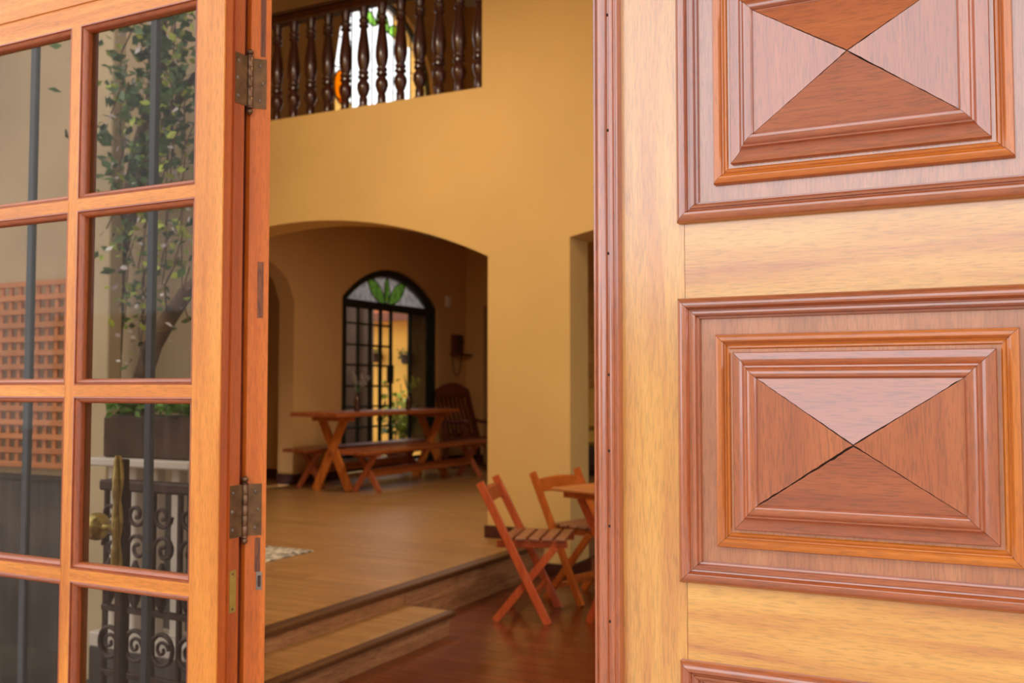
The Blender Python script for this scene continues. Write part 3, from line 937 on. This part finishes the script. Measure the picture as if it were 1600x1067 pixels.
# ------------------------------------------------------------------ dining table and benches of the rear room
t = thing('dining_table', 'long wooden trestle table with crossed legs in the rear room', 'table', (-6.71, 9.75, PZ))
for k in range(4):
    xa = -7.03 + k * .16
    MB().bevbox((xa + .0015, 8.42, 1.04), (xa + .1585, 10.95, 1.09), .006).build('top_board', 'pineY', t)
for y in (8.77, 10.77):
    for s in (-1, 1):
        MB().beam((-6.72 + s * .215, y + s * .018, PZ), (-6.72 - s * .175, y + s * .018, 1.03), .095, .035, (0, 1, 0)).build('leg', 'pine', t)
    MB().box((-6.98, y - .04, .99), (-6.46, y + .04, 1.04)).build('cleat', 'pine', t)
    MB().lathe([(.028, 0), (.028, .02), (.018, .03)], (-6.72, y - .055, .645), 'Y', 12).build('peg', 'pineY', t)
MB().beam((-6.72, 8.75, .645), (-6.72, 10.79, .645), .05, .06).build('stretcher', 'pineY', t)


def bench(x, label, y0, y1, legs):
    b = thing('dining_bench', label, 'bench', (x, (y0 + y1) / 2, PZ), 'benches of the trestle table')
    for k in range(2):
        xa = x - .165 + k * .165
        MB().bevbox((xa + .0015, y0, .645), (xa + .1635, y1, .68), .006).build('seat_board', 'pineY', b)
    for y in legs:
        for s in (-1, 1):
            MB().beam((x + s * .155, y + s * .016, PZ), (x - s * .11, y + s * .016, .635), .06, .03, (0, 1, 0)).build('leg', 'benchleg', b)
        MB().box((x - .15, y - .035, .61), (x + .15, y + .035, .645)).build('cleat', 'benchleg', b)
    MB().beam((x, legs[0], .435), (x, legs[-1], .435), .03, .09).build('stretcher', 'pineY', b)
    return b


bench(-6.285, 'wooden bench on the near side of the trestle table', 8.55, 11.6, (8.80, 11.0))
bench(-7.12, 'wooden bench behind the trestle table beside the window wall', 8.60, 11.2, (8.90, 10.9))


def bottle(x, y, label, flower, h=.2):
    z = 1.09
    b = thing('bottle_vase', label, 'vase', (x, y, z), 'bottle vases on the trestle table')
    MB().lathe([(.028, 0), (.032, .004), (.032, h * .55), (.026, h * .66), (.012, h * .8), (.011, h * .96), (.014, h * .97), (.014, h)], (x, y, z), 'Z', 14).build('bottle', 'bottle', b, smooth=40)
    st = MB(); rnd = random.Random(int(x * 100) + len(label)); tips = []
    for i in range(6):
        dx, dy = rnd.uniform(-.12, .12), rnd.uniform(-.12, .12); hh = h + rnd.uniform(.1, .24)
        st.tube([(x, y, z + h * .9), (x + dx * .4, y + dy * .4, z + hh * .7), (x + dx, y + dy, z + hh)], .003, 4)
        tips.append((x + dx, y + dy, z + hh))
        tips.append((x + dx * .6, y + dy * .6, z + hh * .82))
    st.build('stems', 'leafgreen', b)
    fm = MB()
    for p in tips:
        for k in range(5):
            a = k * 2 * PI / 5; q = .026
            c, s = math.cos(a) * q, math.sin(a) * q
            fm.add([p, (p[0] + c - s * .4, p[1] + s * .3, p[2] + s + .004), (p[0] + c * 1.4, p[1] + .004, p[2] + s * 1.4), (p[0] + c + s * .4, p[1] - s * .3, p[2] + s - .004)], [(0, 1, 2, 3)])
    fm.build('flowers', flower, b, kind='stuff')


bottle(-6.66, 9.12, 'dark bottle vase with pale dried flowers on the left of the table', 'blossom', .22)
bottle(-6.62, 10.1, 'amber bottle vase with green sprigs on the right of the table', 'leaflime', .2)

# ------------------------------------------------------------------ rocking chair
rc = thing('rocking_chair', 'dark red wooden rocking chair with a tall slatted back', 'chair', (0, 0, 0))
W = .27
# frame with +x as the way it faces
bk0, bk1 = Vector((-.20, 0, .40)), Vector((-.50, 0, 1.17))
for s in (-1, 1):
    MB().beam((bk0.x, s * W, bk0.z), (bk1.x, s * W * .96, bk1.z - .08), .05, .035, (0, 1, 0)).build('back_post', 'rocker', rc)
crest = []
for i in range(13):
    u = -1 + i / 6
    crest.append((bk1.x - .01, u * W * 1.06, bk1.z - .10 + .11 * math.cos(u * PI / 2) ** .8))
low = [(bk1.x + .035, p[1], bk1.z - .19) for p in reversed(crest)]
MB().slab(crest + low, (.028, 0, .01)).build('crest_rail', 'rocker', rc, smooth=30)
for i in range(7):
    y = -W * .78 + i * W * .26
    MB().beam((bk0.x + .01, y, bk0.z + .02), (bk1.x + .045, y, bk1.z - .16), .045, .014, (0, 1, 0)).build('back_slat', 'rocker', rc)
MB().beam((bk0.x + .0, -W, bk0.z + .06), (bk0.x + .0, W, bk0.z + .06), .035, .06).build('back_rail', 'rocker', rc)
for i in range(6):
    x = -.18 + i * .085
    MB().bevbox((x, -W * .98, .40 + i * .006), (x + .075, W * .98, .418 + i * .006), .004).build('seat_slat', 'rocker', rc)
for s in (-1, 1):
    MB().beam((-.22, s * W, .385), (.33, s * W, .415), .03, .05).build('seat_rail', 'rocker', rc)
    MB().beam((.29, s * W, .08), (.29, s * W, .63), .042, .042).build('front_leg', 'rocker', rc)
    MB().beam((-.20, s * W, .07), (-.20, s * W, .42), .042, .042).build('rear_leg', 'rocker', rc)
    MB().tube([(-.31, s * W, .66), (-.1, s * W, .635), (.15, s * W, .645), (.33, s * W, .665), (.39, s * W, .64)], [.024, .026, .028, .032, .02], 8).build('armrest', 'rocker', rc)
    MB().beam((.05, s * W, .41), (.05, s * W, .63), .022, .022).build('arm_spindle', 'rocker', rc)
    rp = [(x, s * W, .022 + .10 * (x / .55) ** 2) for x in [-.55 + i * .11 for i in range(11)]]
    MB().tube(rp, .022, 6).build('rocker_runner', 'rocker', rc)
rc.location = (-6.93, 12.15, PZ)
rc.rotation_euler = (0, 0, math.radians(-28))

# ------------------------------------------------------------------ wall telephone, switch
ph = thing('wall_telephone', 'dark wooden wall telephone with a hanging cord loop', 'telephone', (WX, 12.8, 1.9))
MB().bevbox((WX, 12.62, 1.86), (WX + .06, 12.92, 2.14), .012).build('case', 'rocker', ph)
MB().bevbox((WX, 12.58, 1.83), (WX + .16, 13.0, 1.86), .006).build('shelf', 'rocker', ph)
MB().tube([(WX + .09, 12.70, 1.90), (WX + .115, 12.70, 1.94), (WX + .12, 12.71, 2.02), (WX + .115, 12.72, 2.09), (WX + .09, 12.72, 2.12)], [.028, .022, .016, .022, .03], 8).build('handset', 'darkcloth', ph)
MB().lathe([(.05, 0), (.05, .02), (.03, .035), (.012, .04)], (WX + .06, 12.84, 2.03), 'X', 14).build('dial', 'bronze', ph)
cd = [(WX + .03, 12.62 + .27 * i / 14, 1.83 - .30 * math.sin(PI * i / 14) ** .6) for i in range(15)]
MB().tube(cd, .006, 6).build('cord', 'darkcloth', ph)
sw = thing('wall_switch', 'small white box on the wall right of the arched window', 'switch', (WX, 12.52, 2.6))
MB().bevbox((WX, 12.46, 2.53), (WX + .035, 12.58, 2.70), .01).build('case', 'plastic', sw)
MB().bevbox((WX + .035, 12.49, 2.57), (WX + .042, 12.55, 2.65), .003).build('button', 'plastic', sw)

# ------------------------------------------------------------------ folding chairs and table in the hall


def folding_chair(label, mat, loc, ang):
    c = thing('folding_chair', label, 'chair', (0, 0, 0), 'folding chairs by the folding table')
    w = .228
    for s in (-1, 1):
        MB().beam((0, s * w, 0), (-.40, s * w, .80), .046, .026, (0, 1, 0)).build('long_leg', mat, c)
        MB().beam((-.315, s * (w - .032), 0), (.04, s * (w - .032), .435), .042, .024, (0, 1, 0)).build('short_leg', mat, c)
        MB().beam((-.31, s * (w - .064), .44), (.105, s * (w - .064), .446), .024, .042).build('seat_rail', mat, c)
    for i in range(5):
        x = -.275 + i * .078
        MB().bevbox((x, -w + .02, .465), (x + .064, w - .02, .483), .004).build('seat_slat', 'slatwood', c)
    rail = []
    n = 8
    for i in range(n + 1):
        y = -w + .012 + (2 * w - .024) * i / n
        rail.append((y, .012 * math.cos(PI * (y / w) / 2)))
    lo = [(-.352 - b, y, .675) for y, b in rail]
    hi = [(-.385 - b, y, .750 + b * 1.3) for y, b in reversed(rail)]
    MB().slab(lo + hi, (.018, 0, .006)).build('back_rail', mat, c)
    MB().beam((-.08, -w, .16), (-.08, w, .16), .02, .03).build('stretcher', mat, c)
    MB().beam((-.245, -w + .03, .085), (-.245, w - .03, .085), .02, .03).build('stretcher', mat, c)
    c.location = loc
    c.rotation_euler = (0, 0, math.radians(ang))
    return c


folding_chair('red-brown wooden folding chair with a slatted seat nearest the wooden steps', 'chairwood', (-2.525, 5.43, 0), 16.9)
folding_chair('orange-brown wooden folding chair pushed under the folding table against the pillar', 'chairwood2', (-2.419, 5.957, 0), -15.1)
ft = thing('folding_table', 'square wooden folding table half hidden by the carved door', 'table', (0, 0, 0))
S = .70
for k in range(6):
    MB().bevbox((.0 + .0015, k * S / 6 + .0015, .742), (S - .0015, (k + 1) * S / 6 - .0015, .762), .004).build('top_slat', 'tabletop', ft)
for y in (.10, .60):
    MB().box((.03, y - .02, .70), (S - .03, y + .02, .742)).build('top_rail', 'chairwood2', ft)
    MB().beam((.235, y + (.03 if y < .3 else -.03) - .06, 0), (.60, y - .03, .70), .042, .024, (0, 1, 0)).build('leg', 'chairwood', ft)
    MB().beam((.60, y + .03 - .03, 0), (.12, y + .03, .70), .042, .024, (0, 1, 0)).build('leg', 'chairwood', ft)
ft.location = (-2.515, 5.37, 0)
ft.rotation_euler = (0, 0, math.radians(-17.8))

# rug on the raised floor
rug = thing('rug', 'pale patterned rug lying on the raised wooden floor', 'rug', (-5.1, 4.7, PZ))
MB().bevbox((-5.9, 3.95, PZ + .0005), (-4.345, 5.47, PZ + .009), .003).build('pile', 'rug', rug)
for k in range(2):
    MB().box((-5.9, 3.97 + k * 1.44, PZ + .009), (-4.36, 4.01 + k * 1.44, PZ + .0105)).build('border', 'rug', rug)

# ------------------------------------------------------------------ furniture beyond the right-hand opening
cb = thing('louvred_cupboard', 'tall tan wooden cupboard with louvred doors in the far room', 'cupboard', (-5.3, 12.8, PZ))
MB().box((-6.0, 12.62, PZ), (-4.4, 13.05, 2.75)).build('carcass', 'tan', cb)
for k in range(2):
    xa = -5.98 + k * .79
    dr = MB().box((xa, 12.60, PZ + .05), (xa + .78, 12.619, 2.7)).build('door', 'tan', cb)
    for q in range(14):
        z = PZ + .2 + q * .165
        MB().beam((xa + .06, 12.595, z), (xa + .72, 12.595, z), .02, .12).build('slat', 'tan', dr)
ac = thing('armchair', 'armchair with a yellow cushion behind the right-hand opening', 'armchair', (-5.0, 12.0, PZ))
MB().bevbox((-5.4, 11.6, PZ + .1), (-4.5, 12.4, .62), .04).build('seat', 'darkcloth', ac)
MB().bevbox((-5.4, 12.25, .62), (-4.5, 12.45, 1.0), .04).build('backrest', 'darkcloth', ac)
MB().bevbox((-5.3, 12.05, .80), (-4.62, 12.22, 1.35), .06).build('cushion', 'cushion', ac)
MB().bevbox((-5.3, 11.7, .62), (-4.62, 12.1, .80), .05).build('cushion', 'cushion', ac)
for x in (-5.35, -4.6):
    for y in (11.65, 12.35):
        MB().beam((x, y, PZ), (x, y, PZ + .12), .05, .05).build('leg', 'rocker', ac)

# ------------------------------------------------------------------ courtyard beyond the rear window


def leaves(mb, pts, n, size, rnd, spread):
    for _ in range(n):
        p = Vector(rnd.choice(pts)) + Vector((rnd.gauss(0, spread[0]), rnd.gauss(0, spread[1]), rnd.gauss(0, spread[2])))
        d = Vector((rnd.uniform(-1, 1), rnd.uniform(-1, 1), rnd.uniform(-.8, .5))).normalized()
        u = d.cross(Vector((rnd.uniform(-1, 1), rnd.uniform(-1, 1), rnd.uniform(-1, 1)))).normalized()
        w = d.cross(u)
        s = size * rnd.uniform(.6, 1.3)
        mb.add([p, p + d * s * .5 + u * s * .3 + w * s * .06, p + d * s, p + d * s * .5 - u * s * .3 + w * s * .06, p + d * s * .5], [(0, 1, 4), (1, 2, 4), (2, 3, 4), (3, 0, 4)])
    return mb


def potted(x, y, z, label, h, group=None, name='potted_plant', lm='leaflime'):
    rnd = random.Random(int(abs(x * 1000)))
    p = thing(name, label, 'plant', (x, y, z), group)
    MB().lathe([(.09, 0), (.10, .01), (.135, .2), (.15, .21), (.15, .25), (.12, .25), (.11, .2)], (x, y, z), 'Z', 16).build('pot', 'pot', p, smooth=40)
    st = MB(); tips = []
    for i in range(9):
        a = i * 2.4; r = rnd.uniform(.1, .32); hh = z + .25 + h * rnd.uniform(.45, 1)
        st.tube([(x, y, z + .22), (x + r * .3 * math.cos(a), y + r * .3 * math.sin(a), (z + hh) / 2 + .1), (x + r * math.cos(a), y + r * math.sin(a), hh)], .007, 5)
        tips += [(x + r * k * math.cos(a), y + r * k * math.sin(a), z + .3 + (hh - z - .3) * k) for k in (.6, .8, 1)]
    st.build('stems', 'leafgreen', p)
    leaves(MB(), tips, 130, .13, rnd, (.06, .06, .07)).build('foliage', lm, p, kind='stuff')


potted(-8.62, 13.0, .12, 'leafy potted plant outside the arched window', 1.15)
potted(-9.15, 13.55, .12, 'dark leafy potted plant further back outside the window', .75, lm='leafgreen')
for x, z, lb in ((-9.94, 1.78, 'small dark wall planter on the yellow courtyard wall, right one'), (-10.62, 1.82, 'small dark wall planter on the yellow courtyard wall, left one')):
    p = thing('wall_planter', lb, 'planter', (x, 15.1, z), 'wall planters on the courtyard wall')
    MB().lathe([(.05, 0), (.08, .02), (.11, .16), (.12, .17), (.10, .17)], (x, 15.08, z), 'Z', 14).build('pot', 'planter', p, smooth=40)
    leaves(MB(), [(x, 15.02, z + .18)], 40, .08, random.Random(3), (.09, .05, .05)).build('foliage', 'leafgreen', p, kind='stuff')
pg = tag(struct('pillar_courtyard'), 'grey post outside the arched window', 'post')
MB().bevbox((-9.2, 12.6, .12), (-9.12, 12.68, 3.0), .01).build('post', 'slate', pg)

# ------------------------------------------------------------------ patio built behind the glazed leaf, partly standing in for reflections
tl = thing('trellis', 'orange wooden lattice trellis on the garden wall behind the glass', 'trellis', (-4.8, 3.5, .9))
x0, x1, z0, z1 = -5.34, -4.385, .93, 1.89
nx, nz = 13, 13
v0 = h0 = None
for i in range(nx + 1):
    x = x0 + (x1 - x0) * i / nx
    if v0 is None:
        v0 = MB().bevbox((x, 3.535, z0), (x + .03, 3.547, z1 + .03), .002).build('upright_slat', 'trellis', tl); vx = x
    else:
        piece(v0, tl, (x - vx, 0, 0))
for i in range(nz + 1):
    z = z0 + (z1 - z0) * i / nz
    if h0 is None:
        h0 = MB().bevbox((x0, 3.523, z), (x1 + .03, 3.535, z + .03), .002).build('cross_slat', 'trellis', tl); hz = z
    else:
        piece(h0, tl, (0, 0, z - hz))
for x in (x0 + .01, x1):
    MB().bevbox((x, 3.547, .0), (x + .035, 3.575, z1 + .05), .003).build('post', 'trellis', tl)

# iron gate close behind the glass, with its brass knob
ig = thing('iron_gate', 'blue-grey iron gate with a brass knob behind the glazed door', 'gate', (-2.3, 1.9, -.02))
GYY = 1.9
for x in (-2.538, -2.056):
    MB().bevbox((x - .013, GYY - .008, -.02), (x + .013, GYY + .008, 3.0), .003).build('upright', 'iron_blue', ig)
MB().bevbox((-2.56, GYY - .012, .12), (-2.03, GYY + .012, .15), .003).build('crossbar', 'iron_blue', ig)
MB().bevbox((-2.56, GYY - .012, 2.7), (-2.03, GYY + .012, 2.74), .003).build('crossbar', 'iron_blue', ig)
MB().bevbox((-2.163, GYY - .012, .15), (-2.137, GYY + .012, 1.16), .003).build('lock_stile', 'iron', ig)
ep = []
for i in range(21):
    u = i / 20
    ep.append((-2.150 + .009 + .010 * abs(math.sin(u * PI * 3)), .83 + .34 * u))
out_ = ep + [(-4.300 - x, z) for x, z in reversed(ep)]
es = MB().slab([(x, GYY - .014, z) for x, z in out_], (0, -.006, 0)).build('escutcheon', 'oldbrass', ig)
MB().tube([(-2.150, GYY - .022, z) for z in rng(.85, 1.17, 10)], [.004, .008, .011, .007, .012, .008, .006, .011, .009, .006, .004], 8).build('escutcheon_boss', 'oldbrass', es)
kb = MB().lathe([(.010, 0), (.016, .004), (.010, .010), (.008, .035), (.012, .045), (.027, .050), (.034, .058), (.036, .070), (.034, .084), (.027, .093), (.014, .099), (.003, .100)], (-2.176, GYY, .975), 'X', 40, (20, .05))
kb.v = [(-2.176 - (x + 2.176), y, z) for x, y, z in kb.v]
ko = kb.build('knob', 'oldbrass', ig, smooth=50)
ko['label'] = 'beaded brass knob'
bd = MB()
for r in range(1, 4):
    for k in range(r * 7):
        a = 2 * PI * k / (r * 7); q = r * .0075
        bd.lathe([(.0008, -.0028), (.0026, -.001), (.0026, .001), (.0008, .0028)], (-2.272 + q * q * 6, GYY + q * math.cos(a), .975 + q * math.sin(a)), 'X', 6)
bd.build('beads', 'oldbrass', ko, kind='stuff')

# scrolled iron railing
rl = thing('iron_railing', 'dark brown scrolled iron railing behind the glazed door', 'railing', (-2.55, 2.4, -.02))
RY = 2.4
RXA, RXB = -2.80, -2.32
MB().bevbox((RXA, RY - .03, 1.005), (RXB, RY + .03, 1.04), .006).build('top_rail', 'iron', rl)
for z in (.385, .60, .05):
    MB().bevbox((RXA, RY - .012, z), (RXB, RY + .012, z + .02), .003).build('crossbar', 'iron', rl)
for x in (RXA + .01, -2.69, -2.57, -2.45, RXB - .01):
    MB().bevbox((x - .008, RY - .008, -.02), (x + .008, RY + .008, 1.005), .002).build('upright', 'iron', rl)


def scroll(cx_, cz, r, turns, flip, up):
    pts = []
    for i in range(22):
        u = i / 21
        a = u * turns * 2 * PI; q = r * (1 - .8 * u)
        pts.append((cx_ + flip * q * math.cos(a), RY - .014, cz + up * q * math.sin(a)))
    return pts
for cx_ in (-2.75, -2.63, -2.51, -2.39):
    MB().tube(scroll(cx_ - .005, .93, .042, 1.3, 1, -1), .007, 6).build('scroll', 'iron', rl)
    MB().tube(scroll(cx_ + .005, .82, .048, 1.3, -1, 1), .007, 6).build('scroll', 'iron', rl)
    MB().tube([(cx_ + .047 * math.cos(a * PI / 10), RY - .014, .50 + .05 * math.sin(a * PI / 10)) for a in range(20)], .008, 6, True).build('ring', 'iron', rl)
    MB().tube(scroll(cx_, .50, .03, 1.1, 1, 1), .006, 6).build('scroll', 'iron', rl)
    MB().lathe([(.004, 0), (.018, .03), (.022, .06), (.012, .10), (.02, .12), (.006, .16)], (cx_, RY - .02, .62), 'Z', 8).build('bud', 'iron', rl)

# white balustrade, planter box and hedge
wb = thing('white_balustrade', 'white balustrade under the brown planter behind the glass', 'balustrade', (-3.1, 2.95, -.02))
MB().bevbox((-3.42, 2.82, 1.035), (-2.84, 3.08, 1.068), .006).build('ledge', 'white', wb)
MB().bevbox((-3.42, 2.86, .30), (-2.84, 3.04, .36), .006).build('bottom_rail', 'white', wb)
for i in range(5):
    x = -3.38 + i * .12
    MB().bevbox((x - .022, 2.925, .36), (x + .022, 2.975, 1.035), .006).build('baluster', 'white', wb)
MB().bevbox((-3.42, 2.86, -.02), (-2.84, 3.04, .30), .006).build('plinth', 'dado', wb)
pb = thing('planter_box', 'dark brown planter box standing on the white ledge', 'planter', (-3.1, 2.95, 1.068))
MB().bevbox((-3.36, 2.86, 1.0685), (-2.86, 3.04, 1.235), .008).build('box', 'planter', pb)
MB().box((-3.34, 2.88, 1.235), (-2.88, 3.02, 1.24)).build('soil', 'soil', pb)
hd = thing('hedge_plant', 'bright green low hedge plant in the brown planter box', 'plant', (-3.1, 2.95, 1.24))
MB().tube([(-3.3, 2.95, 1.24), (-3.1, 2.95, 1.27), (-2.9, 2.95, 1.24)], .012, 5).build('stem', 'bark', hd)
leaves(MB(), [(x, 2.94, 1.275) for x in rng(-3.33, -2.9, 18)], 420, .035, random.Random(5), (.02, .05, .012)).build('foliage', 'hedge', hd, kind='stuff')

# flowering tree against the garden wall
tr = thing('garden_tree', 'flowering tree with a curved trunk behind the glazed door', 'tree', (-3.5, 3.3, 0))
main = [(-4.00, 3.46, .55), (-3.80, 3.40, 1.0), (-3.62, 3.28, 1.25), (-3.53, 3.22, 1.40), (-3.45, 3.2, 1.54), (-3.33, 3.18, 1.66), (-3.2, 3.15, 1.76), (-3.02, 3.1, 1.84)]
up = [(-4.02, 3.46, -.02), (-4.02, 3.46, .6), (-4.03, 3.47, 1.4), (-3.99, 3.46, 2.0), (-3.80, 3.38, 2.25), (-3.64, 3.28, 2.45), (-3.54, 3.26, 2.65), (-3.5, 3.25, 2.9), (-3.46, 3.25, 3.2)]
br = [(-3.66, 3.3, 2.3), (-3.52, 3.24, 2.42), (-3.36, 3.2, 2.58), (-3.2, 3.18, 2.72)]
MB().tube(main, [.04, .042, .042, .042, .042, .038, .033, .025], 10).build('branch', 'bark', tr, smooth=60)
MB().tube(up, [.06, .055, .05, .048, .045, .042, .036, .028, .02], 10).build('trunk', 'bark', tr, smooth=60)
MB().tube(br, [.03, .028, .022, .012], 8).build('branch', 'bark', tr, smooth=60)
hang = [(-3.62, 3.2, z) for z in rng(1.75, 2.1, 4)] + [(-3.5, 3.18, z) for z in rng(1.5, 2.0, 6)] + [(-3.33, 3.15, z) for z in rng(1.8, 2.35, 6)] + [(-3.2, 3.12, z) for z in rng(1.75, 2.5, 6)]
crown = [(-3.68, 3.2, z) for z in rng(2.2, 2.9, 4)] + [(-3.5, 3.2, z) for z in rng(2.3, 3.0, 6)] + [(-3.3, 3.15, z) for z in rng(2.4, 3.0, 7)] + up[5:] + br
tw = MB()
rnd = random.Random(12)
for p in hang + crown:
    q = Vector(p)
    tw.tube([q + Vector((rnd.gauss(0, .03), .02, .12)), q, q + Vector((rnd.gauss(0, .04), -.02, -.12))], .004, 4)
tw.build('twigs', 'bark', tr, kind='stuff')
leaves(MB(), hang, 130, .06, rnd, (.06, .05, .07)).build('foliage', 'leafgreen', tr, kind='stuff')
leaves(MB(), crown, 620, .065, rnd, (.10, .07, .09)).build('foliage', 'leafgreen', tr, kind='stuff')
leaves(MB(), hang + crown, 340, .048, rnd, (.07, .06, .08)).build('bright_foliage', 'leaflime', tr, kind='stuff')
leaves(MB(), hang[4:] + crown, 240, .038, rnd, (.07, .06, .08)).build('blossoms', 'blossom', tr, kind='stuff')

# ------------------------------------------------------------------ unseen pendants added to light the hall and rear room
for i, (x, y, zl, lb) in enumerate(((-4.2, 4.4, 4.7, 'added round white fill lamp high in the hall, left one'), (-1.6, 3.0, 4.7, 'added round white fill lamp high in the hall, middle one'), (1.4, 3.0, 4.7, 'added round white fill lamp high in the hall, right one'), (-4.3, 7.9, 3.42, 'added round white fill lamp of the rear room behind the arch'))):
    tp = 3.5 if zl < 4 else TOP
    cl = thing('added_pendant_lamp', lb, 'lamp', (x, y, tp), 'added fill lamps of the house')
    MB().lathe([(.05, tp - .02), (.05, tp - .001)], (x, y, 0), 'Z', 16).build('canopy', 'white', cl, smooth=40)
    MB().tube([(x, y, tp - .01), (x, y, zl)], .006, 6).build('cord', 'darkcloth', cl)
    MB().lathe([(.03, zl), (.05, zl - .01), (.22, zl - .03), (.23, zl - .07), (.21, zl - .07), (.06, zl - .03)], (x, y, 0), 'Z', 20).build('shade', 'white', cl, smooth=40)
    ld = bpy.data.lights.new('fill_light', 'AREA'); ld.shape = 'DISK'; ld.size = .4
    ld.energy = HALL_FILL_W if zl > 4 else REAR_FILL_W; ld.color = (1.0, .84, .64)
    lo_ = bpy.data.objects.new('fill_light', ld); C.objects.link(lo_); lo_.parent = cl
    lo_.location = (0, 0, zl - .09 - tp)
